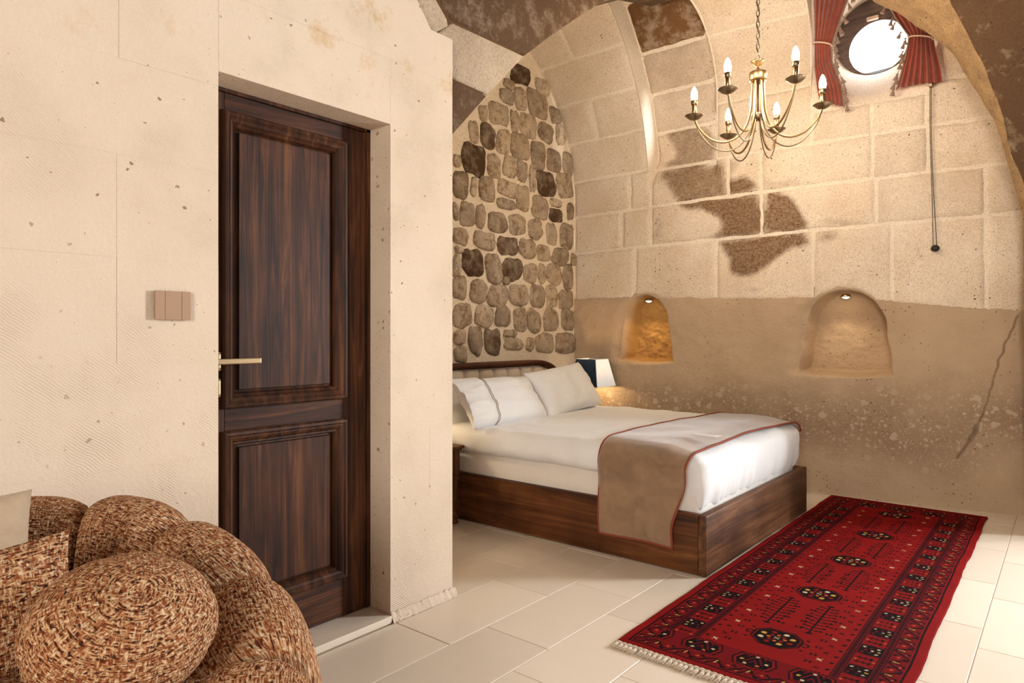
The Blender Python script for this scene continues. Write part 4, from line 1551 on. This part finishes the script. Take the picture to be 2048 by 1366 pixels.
# ---- bedside lamps
def bedside_lamp(cx, cy, z, label):
    root = thing('bedside_lamp', (cx, cy, z), label, 'lamp')
    part('base', lathe([(0.055, 0), (0.058, 0.01), (0.05, 0.018), (0.052, 0.03), (0.052, 0.12), (0.042, 0.135), (0.02, 0.15), (0.012, 0.165), (0.012, 0.27)], (cx, cy, z)), M['ceramic'], root)
    part('glaze_bands', join(lathe([(0.0535, 0.035), (0.0535, 0.05)], (cx, cy, z)), lathe([(0.0535, 0.10), (0.0535, 0.118)], (cx, cy, z)), lathe([(0.03, 0.145), (0.024, 0.155)], (cx, cy, z)),
                            lathe([(0.018, 0.18), (0.018, 0.20)], (cx, cy, z))), M['black_glaze'], root)
    zb, zt = z + 0.245, z + 0.485
    a, b = 0.155, 0.105

    def face(p0, p1, q0, q1, dx, n=24):
        pv = []
        for i in range(n + 1):
            t = i / n
            w = 0.002 * (1 if i % 2 else -1)
            pv += [p0.lerp(p1, t) + dx * w, q0.lerp(q1, t) + dx * w]
        return pv, [[2 * i, 2 * i + 2, 2 * i + 3, 2 * i + 1] for i in range(n)]
    cb = [Vector((cx + sx * a, cy + sy * a, zb)) for sx, sy in ((1, -1), (1, 1), (-1, 1), (-1, -1))]
    ct = [Vector((cx + sx * b, cy + sy * b, zt)) for sx, sy in ((1, -1), (1, 1), (-1, 1), (-1, -1))]
    nrm = [Vector((1, 0, 0)), Vector((0, 1, 0)), Vector((-1, 0, 0)), Vector((0, -1, 0))]
    sh = None
    for k in range(4):
        f = part('lamp_shade', face(cb[k], cb[(k + 1) % 4], ct[k], ct[(k + 1) % 4], nrm[k]), M['shade'] if k % 2 == 0 else M['navy'], root, label='pleated white shade face' if k % 2 == 0 else 'dark navy shade face')
        s_ = f.modifiers.new('thick', 'SOLIDIFY')
        s_.thickness = 0.002
        if k == 0:
            sh = f
    part('shade_rim', tube(ct, 0.0035, 6, True), M['ceramic'], root)
    part('shade_rim', tube(cb, 0.003, 6, True), M['ceramic'], root)
    part('light_bulb', lathe([(0.012, 0.25), (0.024, 0.28), (0.03, 0.305), (0.024, 0.33), (0.006, 0.342)], (cx, cy, z)), M['bulb'], root)
    return root


bedside_lamp(-3.30, 5.11, 0.497, 'bedside lamp with white and navy pleated shade beside the niche wall')
bedside_lamp(-3.28, 2.84, 0.497, 'bedside lamp on the carved nightstand hidden behind the door wall')
point_light('bedside_bulb_light', (-3.30, 5.11, 0.79), 22, (1.0, 0.72, 0.36), 0.035)
point_light('bedside_bulb_light', (-3.28, 2.84, 0.79), 24, (1.0, 0.74, 0.40), 0.035)

# ---- niche spotlights
for (xc, hb, z0, z1, dep), who in zip(NICHES, ('small recessed spotlight in the roof of the narrow niche', 'small recessed spotlight in the roof of the wide niche')):
    yy = yw(xc) + 0.07
    zz = z1 - 0.045
    root = thing('spotlight', (xc, yy, zz), who, 'light')
    part('trim_ring', lathe([(0.024, -0.004), (0.036, -0.004), (0.038, 0.004), (0.024, 0.02)], (xc, yy, zz)), M['brass'], root)
    part('lens', lathe([(0.001, -0.016), (0.016, -0.013), (0.026, -0.004), (0.026, 0.004)], (xc, yy, zz)), M['spot'], root)
    sp = point_light('niche_spot_light', (xc, yy - 0.01, zz - 0.02), 5.5 if xc < -2 else 4.0, (1.0, 0.70, 0.34) if xc < -2 else (1.0, 0.80, 0.55), 0.02, math.radians(125))
    sp.rotation_euler = (math.radians(-8), 0, 0)

# ---- chandelier
ch_c = Vector((-1.43, 4.01, 2.515))
chand = thing('chandelier', ch_c + Vector((0, 0, -0.25)), 'six-arm brass chandelier with glowing candle bulbs hung over the bed', 'chandelier')
part('canopy_cup', lathe([(0.006, 0.262), (0.014, 0.270), (0.040, 0.295), (0.042, 0.300), (0.030, 0.299), (0.010, 0.287)], ch_c), M['brass'], chand)
part('hub', lathe([(0.008, 0.262), (0.010, 0.240), (0.012, 0.236), (0.048, 0.234), (0.050, 0.230), (0.050, 0.188), (0.044, 0.182), (0.01, 0.181)][::-1], ch_c), M['brass'], chand)
part('lower_hub', lathe([(0.01, -0.050), (0.026, -0.048), (0.037, -0.043), (0.037, -0.010), (0.034, -0.006), (0.01, -0.005)], ch_c), M['bronze'], chand)
part('stem', tube([ch_c + Vector((0, 0, 0.19)), ch_c + Vector((0, 0, -0.02))], 0.006, 10), M['bronze'], chand)
links = []
zc = ch_c.z + 0.300
k = 0
while zc < 4.42:
    lp = []
    for i in range(16):
        a = 2 * PI * i / 16
        h = Vector((math.cos(a) * 0.0095, 0, math.sin(a) * 0.021 + 0.021))
        if k % 2:
            h = Vector((0, h.x, h.z))
        lp.append(Vector((ch_c.x, ch_c.y, zc - 0.004)) + h)
    links.append(tube(lp, 0.0024, 6, True))
    zc += 0.033
    k += 1
part('chain', join(*links), M['bronze'], chand, label='thin brown chain with twisted flex')
wire = [Vector((ch_c.x + 0.008 * math.sin(i * 1.3), ch_c.y + 0.008 * math.cos(i * 1.3), ch_c.z + 0.30 + i * 0.028)) for i in range(60)]
part('flex', tube(smooth_path(wire, 180), 0.0022, 6), M['bronze'], chand)
angs = [209, 264, 321, 33, 92, 139]
RA = 0.365
bulb_pts = []
for i, ad in enumerate(angs):
    a = math.radians(ad)
    d = Vector((math.cos(a), math.sin(a), 0))
    P = lambda r, h: ch_c + d * r + Vector((0, 0, h + 0.13 * r * math.cos(a - math.radians(320))))
    arm = part('arm', tube(smooth_path([P(0.032, 0.185), P(0.036, 0.10), P(0.042, 0.01), P(0.07, -0.08), P(0.125, -0.142), P(0.20, -0.160), P(0.275, -0.130), P(0.335, -0.065), P(RA, 0.0)], 48), 0.0062, 10), M['brass'], chand)
    part('brace', tube(smooth_path([P(0.028, -0.045), P(0.045, -0.11), P(0.10, -0.185), P(0.175, -0.215), P(0.255, -0.185), P(0.325, -0.105), P(RA - 0.004, -0.02)], 40), 0.0038, 8), M['bronze'], arm)
    pc = P(RA, 0)
    part('drip_pan', lathe([(0.008, -0.012), (0.014, -0.010), (0.030, -0.003), (0.054, 0.016), (0.055, 0.018), (0.030, 0.002), (0.012, -0.003)], pc, 28), M['bronze'], arm)
    part('candle_sleeve', lathe([(0.014, -0.004), (0.014, 0.082), (0.012, 0.084)], pc, 18), M['brass'], arm)
    part('lamp_holder', lathe([(0.0145, 0.078), (0.0185, 0.084), (0.0195, 0.104), (0.017, 0.108)], pc, 18), M['bronze'], arm)
    part('candle_bulb', lathe([(0.013, 0.104), (0.019, 0.118), (0.0205, 0.135), (0.018, 0.158), (0.011, 0.178), (0.003, 0.190)], pc, 18), M['bulb'], arm)
    bulb_pts.append(pc + Vector((0, 0, 0.145)))
    point_light('candle_light', pc + Vector((0, 0, 0.215)), 10.0, (1.0, 0.84, 0.62), 0.02)


# ---- curtains with tassel trim
def curtain(label, tie_z, top, bot, pts, inner, wrap):
    """pts: list of (z, x_outer, x_inner, depth) from top to bottom; inner: +1 when the trimmed edge is on the +X side"""
    zs = [p[0] for p in pts]
    root = thing('curtain', (sum(p[1] + p[2] for p in pts) / (2 * len(pts)), 5.42, zs[-1]), label, 'curtain')

    def prm(v):
        t = v * (len(pts) - 1)
        k = min(int(t), len(pts) - 2)
        u = t - k
        u = u * u * (3 - 2 * u)
        return [pts[k][i] + (pts[k + 1][i] - pts[k][i]) * u for i in range(4)]

    def fn(u, v):
        z, xo, xi, dp = prm(v)
        x = xo + (xi - xo) * u
        w = abs(xi - xo)
        fold = dp * math.sin(u * 2 * PI * 6.5 + 0.6 * math.sin(v * 5)) + 0.3 * dp * math.sin(u * 2 * PI * 13 + 1)
        zz = z + 0.05 * (v > 0.9) * (v - 0.9) * 10 * (0.5 - u) * inner * wrap + 0.006 * math.sin(u * 41) * (v > 0.95)
        return Vector((x, yw(x) - 0.065 - 0.04 * math.sin(PI * min(1, u * 1.0)) + fold, zz))
    o = part('drape', grid(fn, 110, 70), M['curtain'], root)
    s_ = o.modifiers.new('thick', 'SOLIDIFY')
    s_.thickness = 0.004
    # rope tie
    vt = min(range(200), key=lambda i: abs(prm(i / 199)[0] - tie_z)) / 199
    z, xo, xi, dp = prm(vt)
    ring = [Vector((xo - 0.006 * inner + (xi - xo + 0.012 * inner) * (0.5 - 0.5 * math.cos(2 * PI * i / 40)), yw(xo) - 0.09 - 0.055 * math.sin(2 * PI * i / 40), z + 0.022 * inner * math.cos(2 * PI * i / 40))) for i in range(40)]
    part('tie_rope', tube(ring, 0.0055, 8, True), M['rope'], root, label='pale rope tieback')
    # braid and tassels on the trimmed edge
    ed = [fn(1.0, i / 100) + Vector((0.004 * inner, -0.006, 0)) for i in range(101)]
    br = part('braid', tube(ed, 0.006, 8), M['trim'], root)
    tas = to_mesh('tassel', join(lathe([(0.003, 0.0), (0.007, -0.004), (0.008, -0.011), (0.005, -0.016), (0.009, -0.024), (0.0145, -0.042), (0.016, -0.047), (0.004, -0.048)][::-1], (0, 0, 0), 12),
                                 tube([(0, 0, 0), (0, 0, 0.02)], 0.0022, 6)))
    tas.materials.append(M['trim'])
    tas.polygons.foreach_set('use_smooth', [True] * len(tas.polygons))
    nT = max(6, int(sum((a - b).length for a, b in zip(ed, ed[1:])) / 0.052))
    for i in range(nT):
        p = ed[int((i + 0.5) / nT * 100)]
        t = bpy.data.objects.new('tassel', tas)
        COL.objects.link(t)
        t.parent = root
        t.matrix_parent_inverse = Matrix.Translation(-root.location)
        t.location = p + Vector((0.020 * inner, -0.010, -0.004))
        t.rotation_euler = (0, -0.25 * inner + random.uniform(-0.2, 0.2), 0)
        t.scale = (1.05, 1.05, 1.05)
    return root


cx_ = lambda x, y, Y=5.36: (lambda p: p)(on_y(x, y, Y))
q = [cx_(1626, -60), cx_(1626, 0), cx_(1628, 60), cx_(1628, 95), cx_(1628, 130), cx_(1634, 180), cx_(1641, 216)]
r_ = [cx_(1722, -60), cx_(1694, 2), cx_(1672, 62), cx_(1661, 95), cx_(1662, 125), cx_(1679, 165), cx_(1684, 190)]
curtain('rust red curtain tied back beside the chandelier', q[3].z, 0, 0,
        [((a.z + b.z) / 2 if i < 6 else a.z + 0.01, a.x, b.x, d) for i, (a, b, d) in enumerate(zip(q, r_, (0.016, 0.015, 0.011, 0.007, 0.010, 0.014, 0.016)))], 1, 1.0)
q = [cx_(1874, -40), cx_(1866, 20), cx_(1858, 62), cx_(1864, 100), cx_(1874, 140), cx_(1878, 164)]
r_ = [cx_(1760, -40), cx_(1790, 20), cx_(1815, 56), cx_(1808, 90), cx_(1797, 130), cx_(1789, 160)]
curtain('rust red curtain tied back beside the ochre rock edge', q[2].z, 0, 0,
        [((a.z + b.z) / 2, a.x, b.x, d) for i, (a, b, d) in enumerate(zip(q, r_, (0.014, 0.012, 0.008, 0.012, 0.016, 0.018)))], -1, 0.2)

# ---- pull cord of the window
ct_, cb_ = on_wall(1863, 175), on_wall(1871, 494)
cord = thing('pull_cord', (cb_.x, cb_.y - 0.03, cb_.z - 0.02), 'long dark bead pull cord with round weight hanging below the curtain', 'cord')
for dx, e in ((-0.004, -0.010), (0.004, 0.012)):
    part('bead_chain', tube(smooth_path([(ct_.x + dx, ct_.y - 0.035, 3.02), (ct_.x + dx, ct_.y - 0.028, 2.6), (ct_.x * 0.6 + cb_.x * 0.4 + dx, cb_.y - 0.028, 2.25), (cb_.x + e, cb_.y - 0.026, cb_.z)], 60), 0.0023, 6), M['iron'], cord)
part('bracket', box(ct_.x - 0.010, ct_.x + 0.012, ct_.y - 0.05, ct_.y - 0.0, 2.93, 3.06, 0.003), M['bronze'], cord)
wt = lathe([(0.004, -0.014), (0.018, -0.012), (0.023, -0.004), (0.023, 0.004), (0.018, 0.012), (0.004, 0.014)], (0, 0, 0), 20)
o = part('weight', wt, M['iron'], cord)
o.data.transform(Matrix.Translation((cb_.x + 0.002, cb_.y - 0.026, cb_.z - 0.012)) @ Matrix.Rotation(PI / 2, 4, 'X') @ Matrix.Scale(1.15, 4, (1, 0, 0)))

# ---- rug
RX0, RX1, RY0, RY1 = -1.368, -0.420, 2.290, 5.372
RN = (238, 772)


def rug_pattern(nu, nv):
    u = np.linspace(0, RX1 - RX0, nu + 1)[None, :].repeat(nv + 1, 0)
    v = np.linspace(0, RY1 - RY0, nv + 1)[:, None].repeat(nu + 1, 1)
    Wd, Ln = RX1 - RX0, RY1 - RY0
    red, dark, mar = np.array((0.235, 0.007, 0.006)), np.array((0.008, 0.003, 0.004)), np.array((0.15, 0.005, 0.007))
    cream, gold, orange = np.array((0.62, 0.48, 0.30)), np.array((0.60, 0.33, 0.06)), np.array((0.52, 0.12, 0.035))
    c = np.zeros((nv + 1, nu + 1, 3)) + red
    rng = np.random.default_rng(3)

    def put(mask, col):
        c[mask] = col
    s = np.minimum(u, Wd - u)             # distance from the long edges
    e = np.minimum(v, Ln - v)             # distance from the ends
    d = np.minimum(s, e)
    pv = np.where(s < e, v, u)            # running coordinate along the border
    put(np.abs(d - 0.034) < 0.0035, dark)
    # outer border: linked hooked leaves
    b1 = (d > 0.040) & (d < 0.100)
    put(b1, mar)
    t = (pv % 0.118) / 0.118
    w = (d - 0.040) / 0.060
    put(b1 & (np.abs(w - np.abs(2 * t - 1)) < 0.10), dark)
    put(b1 & (np.abs(w - 0.5 - 0.35 * np.sin(2 * PI * t * 2)) < 0.10), dark)
    put(b1 & (np.hypot((t - 0.5) * 1.9, w - 0.62) < 0.20), red)
    put(b1 & (np.hypot((t - 0.5) * 1.9, w - 0.62) < 0.075), orange)
    put(b1 & (np.abs(t - 0.04 - 0.1 * w) < 0.022) & (w > 0.4) & (w < 0.8), gold)
    put(b1 & (np.hypot((t - 0.80) * 1.9, w - 0.3) < 0.06), orange)
    put(b1 & (np.hypot((t - 0.25) * 1.9, w - 0.25) < 0.09), red)

    def guard(q, a, b, run):
        m = (q > a) & (q < b)
        put(m, mar)
        f = (q - a) / (b - a)
        put(m & ((f < 0.14) | (f > 0.86)), dark)
        put(m & (np.abs(f - 0.32) < 0.06) | m & (np.abs(f - 0.68) < 0.06), dark)
        put(m & (np.abs(f - 0.5) < 0.10) & ((run % 0.022) < 0.012), dark)
    inner = (e > 0.115) | (s < 0.10)
    sL = np.where(e > 0.16, s, 9.0)
    guard(sL, 0.102, 0.128, v)
    # block border
    b2 = (s > 0.128) & (s < 0.208) & (e > 0.215)
    put(b2, mar)
    k = np.floor((v + 0.015) / 0.0985).astype(int)
    t = ((v + 0.015) % 0.0985) / 0.0985
    w = (s - 0.128) / 0.080
    blk = b2 & (k % 2 == 1)
    put(blk & (np.abs(t - 0.5) * 2 + 0.25 * np.abs(w - 0.5) < 0.93) & (np.abs(w - 0.5) < 0.46), dark)
    for (tt, ww, col) in [(0.25, 0.2, cream), (0.5, 0.14, gold), (0.75, 0.2, cream), (0.3, 0.48, mar), (0.7, 0.5, mar), (0.5, 0.7, red), (0.25, 0.8, red), (0.75, 0.8, cream), (0.5, 0.42, cream)]:
        put(blk & (np.hypot((t - tt) * 1.2, w - ww) < 0.062), col)
    rdb = b2 & (k % 2 == 0)
    put(rdb & (np.abs(t - 0.5) < 0.46) & (np.abs(w - 0.5) < 0.47), red * 0.9)
    for tt in (0.3, 0.7):
        put(rdb & (np.abs(t - tt) < 0.035) & (np.abs(w - 0.5) < 0.34), dark)
        for ww in (0.27, 0.5, 0.73):
            put(rdb & (np.abs(w - ww) < 0.03) & (np.abs(t - tt) < 0.12), dark)
    put(rdb & (np.hypot((t - 0.5) * 1.2, w - 0.12) < 0.06), orange)
    put(rdb & (np.hypot((t - 0.5) * 1.2, w - 0.88) < 0.06), orange)
    guard(np.where(e > 0.215, s, 9.0), 0.208, 0.238, v)
    # end panels: stepped arches
    en = (e > 0.105) & (e < 0.27) & (s > 0.100)
    put(en & (e < 0.225), mar)
    ax = (u - Wd / 2 + 0.1) % 0.2 - 0.1
    ex = e - 0.165
    arch = en & (np.maximum(np.abs(ax) * 1.0, np.abs(ex) * 1.25) + 0.35 * np.minimum(np.abs(ax), np.abs(ex)) < 0.066)
    put(en & (np.maximum(np.abs(ax), np.abs(ex) * 1.25) + 0.35 * np.minimum(np.abs(ax), np.abs(ex)) < 0.082), red)
    put(en & (np.abs(np.maximum(np.abs(ax), np.abs(ex) * 1.25) + 0.35 * np.minimum(np.abs(ax), np.abs(ex)) - 0.078) < 0.004), dark)
    put(arch, dark)
    put(arch & ((np.abs(ax) + ex * 0.5) % 0.022 < 0.006) & (np.abs(ax) < 0.035) & (ex > -0.02), mar)
    for (aa, bb, col) in [(0.045, 0.0, cream), (-0.045, 0.0, gold), (0.02, -0.03, orange), (-0.025, -0.03, cream), (0.0, 0.04, cream)]:
        put(arch & (np.hypot(ax - aa, ex - bb) < 0.0065), col)
    # field
    fld = (s > 0.240) & (e > 0.225)
    x = u - Wd / 2
    meds = [2.70, 3.283, 3.866, 4.449, 5.032]
    for ym in meds:
        y = v - (ym - RY0)
        r = np.maximum(np.abs(x) * 0.62 + np.abs(y) * 0.62, np.maximum(np.abs(x) * 0.86, np.abs(y) * 0.95))
        put(fld & (np.abs(r - 0.077) < 0.0035), dark)
        put(fld & (r < 0.071), dark)
        for kk in range(8):
            a = kk * PI / 4 + PI / 8
            put(np.hypot(x - 0.060 * math.cos(a), y - 0.052 * math.sin(a)) < 0.0105, [gold, cream, red, gold, cream, red, gold, red][kk])
            put(np.hypot(x - 0.031 * math.cos(a + 0.4), y - 0.028 * math.sin(a + 0.4)) < 0.0075, [red, orange][kk % 2])
        put((np.abs(np.abs(x) - np.abs(y)) < 0.0025) & (np.hypot(x, y) < 0.016), cream)
        for sx in (-1, 1):
            put(fld & (np.abs(np.hypot(x - sx * 0.105, y) - 0.014) < 0.0035), dark)
            put(fld & (np.hypot(x - sx * 0.105, np.abs(y) - 0.05) < 0.007), dark)
    for ym in [m + 0.2915 for m in meds[:-1]]:
        for sx in (-1, 1):
            xx, y = x - sx * 0.083, v - (ym - RY0)
            put(fld & (np.abs(xx) < 0.0035) & (np.abs(y) < 0.165), dark)
            for ey in (-0.165, 0.165):
                put(fld & (np.hypot(xx * 0.55, y - ey) < 0.0085), dark)
            for j in range(-4, 5):
                yb = j * 0.033
                ln = 0.050 - 0.004 * abs(j)
                put(fld & (np.abs(y - yb - 0.25 * np.abs(xx)) < 0.0030) & (np.abs(xx) < ln), dark)
                put(fld & (np.hypot(np.abs(xx) - ln, y - yb - 0.25 * ln) < 0.0075), dark)
                put(fld & (np.hypot(np.abs(xx) - ln * 0.55, (y - yb - 0.25 * ln * 0.55)) < 0.0055), dark)
    # small scattered sprigs
    for j in range(40):
        yy = 0.26 + j * 0.0705
        for sx in (-1, 1):
            xc = sx * 0.182
            xs_ = xc + 0.006 * math.sin(j * 2.7 + sx)
            put(fld & (np.minimum(np.abs(np.abs(x - xs_) - np.abs(v - yy)), 9) < 0.0035) & (np.hypot(x - xs_, v - yy) < 0.0125), cream if (j * 7 + (3 if sx > 0 else 0)) % 5 < 2 else dark)
            for xc2 in (0.150, 0.035 if (j % 8) > 3 else 0.15):
                put(fld & (np.hypot(np.abs(x - sx * xc2) - 0.008, (np.abs(v - yy - 0.03)) - 0.005) < 0.0052) & (c[..., 0] > 0.2), dark)
            put(fld & (np.hypot(x - sx * 0.222, (v % 0.06) - 0.03) < 0.008), dark)
    # hand-knotted colour drift
    ab = 0.86 + 0.22 * np.repeat(np.interp(np.arange(nv + 1), np.arange(0, nv + 20, 19), rng.random(len(np.arange(0, nv + 20, 19))))[:, None], nu + 1, 1)
    return c * ab[..., None]


pat = rug_pattern(*RN)


def rug_fn(u, v):
    x = RX0 + (RX1 - RX0) * u
    y = RY0 + (RY1 - RY0) * v
    edge_ = 0.008 * nz(y * 3.0, 1.0 if u < 0.5 else 7.0) * (abs(2 * u - 1) ** 3) + 0.003 * nz(y * 9, 3.0) * (abs(2 * u - 1) ** 3)
    return Vector((x + edge_ - 0.010 * (v - 0.5), y + 0.004 * nz(x * 9, 2) * abs(2 * v - 1) ** 4, 0.0125 + 0.0012 * nz(x * 5, y * 5)))


rug = thing('rug', ((RX0 + RX1) / 2, (RY0 + RY1) / 2, 0), 'red and black patterned wool runner rug with fringed end beside the bed', 'rug')
rg, rf = grid(rug_fn, *RN, skirt=Vector((0, 0, -0.0115)))
me = to_mesh('pile', (rg, rf))
ca = me.color_attributes.new('pattern', 'FLOAT_COLOR', 'POINT')
cols = np.ones((len(me.vertices), 4))
cols[:, :3] = (0.21, 0.012, 0.012)
cols[:pat.shape[0] * pat.shape[1], :3] = pat.reshape(-1, 3)
ca.data.foreach_set('color', cols.reshape(-1))
finish('pile', me, M['rug'], rug)
for yy, sgn, wide in ((RY0, -1, 1.0), (RY1, 1, 0.45)):
    br = []
    for ph in (0, PI):
        pts = [rug_fn(i / 240, 0 if sgn < 0 else 1) + Vector((0, sgn * (0.010 + 0.004 * math.cos(i * 0.55 + ph)), -0.004 + 0.004 * math.sin(i * 0.55 + ph))) for i in range(241)]
        br.append(tube(pts, 0.005, 6))
    part('braided_edge', join(*br), M['fringe'], rug)
    nk = 46
    fm = None
    for i in range(nk):
        u = (i + 0.5) / nk
        p0 = rug_fn(u, 0 if sgn < 0 else 1) + Vector((0, sgn * 0.014, -0.003))
        L = (0.034 + 0.010 * nz(i * 3.1, 2)) * wide
        sway = 0.014 * nz(i * 0.9, 5) - 0.004
        ts = []
        for j in range(4):
            a = j * PI / 2
            ts.append(tube([p0 + Vector((0.003 * math.cos(a), 0, 0.002 * math.sin(a))), p0 + Vector((0.005 * math.cos(a) + sway * 0.5, sgn * L * 0.55, 0.002 * math.sin(a) - 0.001)),
                            p0 + Vector((0.008 * math.cos(a + 0.5) + sway, sgn * L, 0.0025 * math.sin(a) - 0.0035))], [0.0034, 0.004, 0.0028], 6))
        part('fringe_knot', join(*ts), M['fringe'], rug)

# ---- sofa
sofa = thing('sofa', (-1.6, -0.1, 0), 'curved sofa in rust and beige tweed with fat channelled back beside the door', 'sofa')
SP = [(-1.89, -1.75, 0.80), (-1.89, -1.0, 0.80), (-1.89, -0.35, 0.80), (-1.89, 0.05, 0.815), (-1.875, 0.34, 0.825), (-1.77, 0.585, 0.828), (-1.60, 0.705, 0.787), (-1.385, 0.742, 0.705),
      (-1.18, 0.665, 0.625), (-1.03, 0.525, 0.565), (-0.95, 0.36, 0.53)]
sp = smooth_path(SP, 440)
cum = [0.0]
for a, b in zip(sp, sp[1:]):
    cum.append(cum[-1] + math.hypot(b.x - a.x, b.y - a.y))


def near_idx(pt):
    return min(range(len(sp)), key=lambda i: (sp[i].x - pt[0]) ** 2 + (sp[i].y - pt[1]) ** 2)


crease = [0] + [near_idx(q_) for q_ in ((-1.89, -1.4), (-1.89, -1.0), (-1.89, -0.6), (-1.89, -0.2), (-1.89, 0.2), (-1.77, 0.585), (-1.60, 0.705), (-1.385, 0.742), (-1.18, 0.665), (-1.03, 0.525))] + [440]


def sofa_channel(i0, i1):
    nseg, nphi = 28, 44
    vs, fs, uvs = [], [], []
    for s in range(nseg + 1):
        tau = s / nseg
        f = i0 + (i1 - i0) * tau
        k = min(int(f), 439)
        p = sp[k].lerp(sp[k + 1], f - k)
        t = sp[min(k + 3, 440)] - sp[max(k - 3, 0)]
        t.z = 0
        t.normalize()
        nrm = Vector((t.y, -t.x, 0))       # towards the seat
        q = abs(2 * tau - 1)
        e = max(0.0, 1 - q ** 3.0) ** 0.5
        ztop = p.z - 0.052 * (1 - e)
        a = 0.095 + 0.040 * e
        b = (ztop - 0.07) / 2
        zc_ = 0.07 + b
        for j in range(nphi):
            ph = 2 * PI * j / nphi
            cr, sr = math.cos(ph), math.sin(ph)
            x = a * (abs(cr) ** 0.75) * (1 if cr > 0 else -1)
            z = b * (abs(sr) ** 0.62) * (1 if sr > 0 else -1)
            x *= 1 + 0.12 * (1 - z / b) * 0.5
            vs.append(Vector((p.x, p.y, zc_)) + nrm * x + Vector((0, 0, z)))
            uvs.append((cum[k], j / nphi * (2.4 * b + 3 * a)))
    for s in range(nseg):
        for j in range(nphi):
            j2 = (j + 1) % nphi
            fs.append([s * nphi + j, (s + 1) * nphi + j, (s + 1) * nphi + j2, s * nphi + j2])
    fs.append(list(range(nphi)))
    fs.append([nseg * nphi + j for j in range(nphi)][::-1])
    me = to_mesh('back_channel', (vs, fs))
    fix_normals(me)
    uv = me.uv_layers.new(name='UVMap')
    for l in me.loops:
        uv.data[l.index].uv = uvs[l.vertex_index]
    return me


for a, b in zip(crease, crease[1:]):
    finish('back_channel', sofa_channel(a, b), M['tweed'], sofa)
# seat: follows the inside of the back
seat_out = [sp[i] for i in range(0, 441, 20)]
bms = bmesh.new()
ring_pts = [(p.x, p.y) for p in seat_out] + [(-0.86, 0.1), (-0.84, -0.6), (-0.86, -1.75)]
for z_, sc_ in ((0.10, 1.0), (0.51, 1.0), (0.555, 0.985), (0.572, 0.95)):
    for x_, y_ in ring_pts:
        cxm, cym = -1.35, -0.5
        bms.verts.new((cxm + (x_ - cxm) * sc_, cym + (y_ - cym) * sc_, z_))
bms.verts.ensure_lookup_table()
nr = len(ring_pts)
for i in range(3):
    for k in range(nr):
        k2 = (k + 1) % nr
        bms.faces.new([bms.verts[i * nr + k], bms.verts[i * nr + k2], bms.verts[(i + 1) * nr + k2], bms.verts[(i + 1) * nr + k]])
bms.faces.new([bms.verts[3 * nr + k] for k in range(nr)])
bms.faces.new([bms.verts[k] for k in range(nr)][::-1])
bmesh.ops.recalc_face_normals(bms, faces=bms.faces)
me = to_mesh('seat', bms)
uv = me.uv_layers.new(name='UVMap')
for l in me.loops:
    co = me.vertices[l.vertex_index].co
    uv.data[l.index].uv = (co.x + co.z, co.y)
finish('seat', me, M['tweed'], sofa, smooth=False)
for x_, y_ in ((-1.93, -1.6), (-1.93, 0.3), (-1.0, 0.45), (-0.98, -1.6)):
    part('foot', lathe([(0.025, 0.0), (0.028, 0.004), (0.034, 0.10)], (x_, y_, 0)), M['bronze'], sofa)

# ball cushion: pumpkin seams and a centre dimple
BC, BR = Vector((-1.245, 0.466, 0.700)), 0.150
axis = (Vector((0, 0, 0.62)) + (CV - BC).normalized() * 0.6 + RV * 0.22).normalized()
mq = Vector((0, 0, 1)).rotation_difference(axis).to_matrix().to_4x4()
vs, fs, uvs = [], [], []
nt1, np1 = 48, 96
for i in range(nt1 + 1):
    th = PI * i / nt1
    for k in range(np1 + 1):
        ph = 2 * PI * k / np1
        r = BR * (1 - 0.030 * (1 - abs(math.sin(ph * 4)) ** 0.3) * math.sin(th))
        r *= 1 - 0.07 * math.exp(-(min(th, PI - th) / 0.11) ** 2)
        p = Vector((r * math.sin(th) * math.cos(ph), r * math.sin(th) * math.sin(ph), 0.94 * r * math.cos(th)))
        p = mq @ p
        p.z *= 0.82
        vs.append(BC + p)
        uvs.append((ph * BR * max(0.35, math.sin(th)), th * BR))
for i in range(nt1):
    for k in range(np1):
        a = i * (np1 + 1) + k
        fs.append([a, a + np1 + 1, a + np1 + 2, a + 1])
me = to_mesh('ball_cushion', (vs, fs))
uv = me.uv_layers.new(name='UVMap')
for pi_, pl in enumerate(me.polygons):
    k = pi_ % np1
    gore = k // 12
    for li, vi in zip(pl.loop_indices, pl.vertices):
        i_, k_ = divmod(vi, np1 + 1)
        th = PI * i_ / nt1
        uv.data[li].uv = ((2 * PI * k_ / np1 - (gore + 0.5) * PI / 4) * BR * math.sin(th) + gore * 1.7, th * BR)
finish('ball_cushion', me, M['tweed'], label='round ball cushion in rust tweed with radiating seams on the sofa', cat='cushion')

# square tweed cushion and pale linen cushion, leaning on the sofa back
me, _ = pillow_mesh(0.50, 0.23, 0.12, pose(Vector((-1.49, 0.225, 0.690)), math.radians(-8), math.radians(22), 0.10), 33.0, 28, True, 0.008)
finish('cushion', me, M['tweed'], label='rust tweed cushion lying against the pale cushion beside the ball cushion', cat='cushion')
me, _ = pillow_mesh(0.44, 0.30, 0.10, pose(Vector((-1.655, 0.232, 0.728)), 0, math.radians(10), 0.0), 41.0, 28, True, 0.006)
finish('cushion', me, M['pale_cushion'], label='pale oatmeal linen cushion standing behind the tweed cushion', cat='cushion')
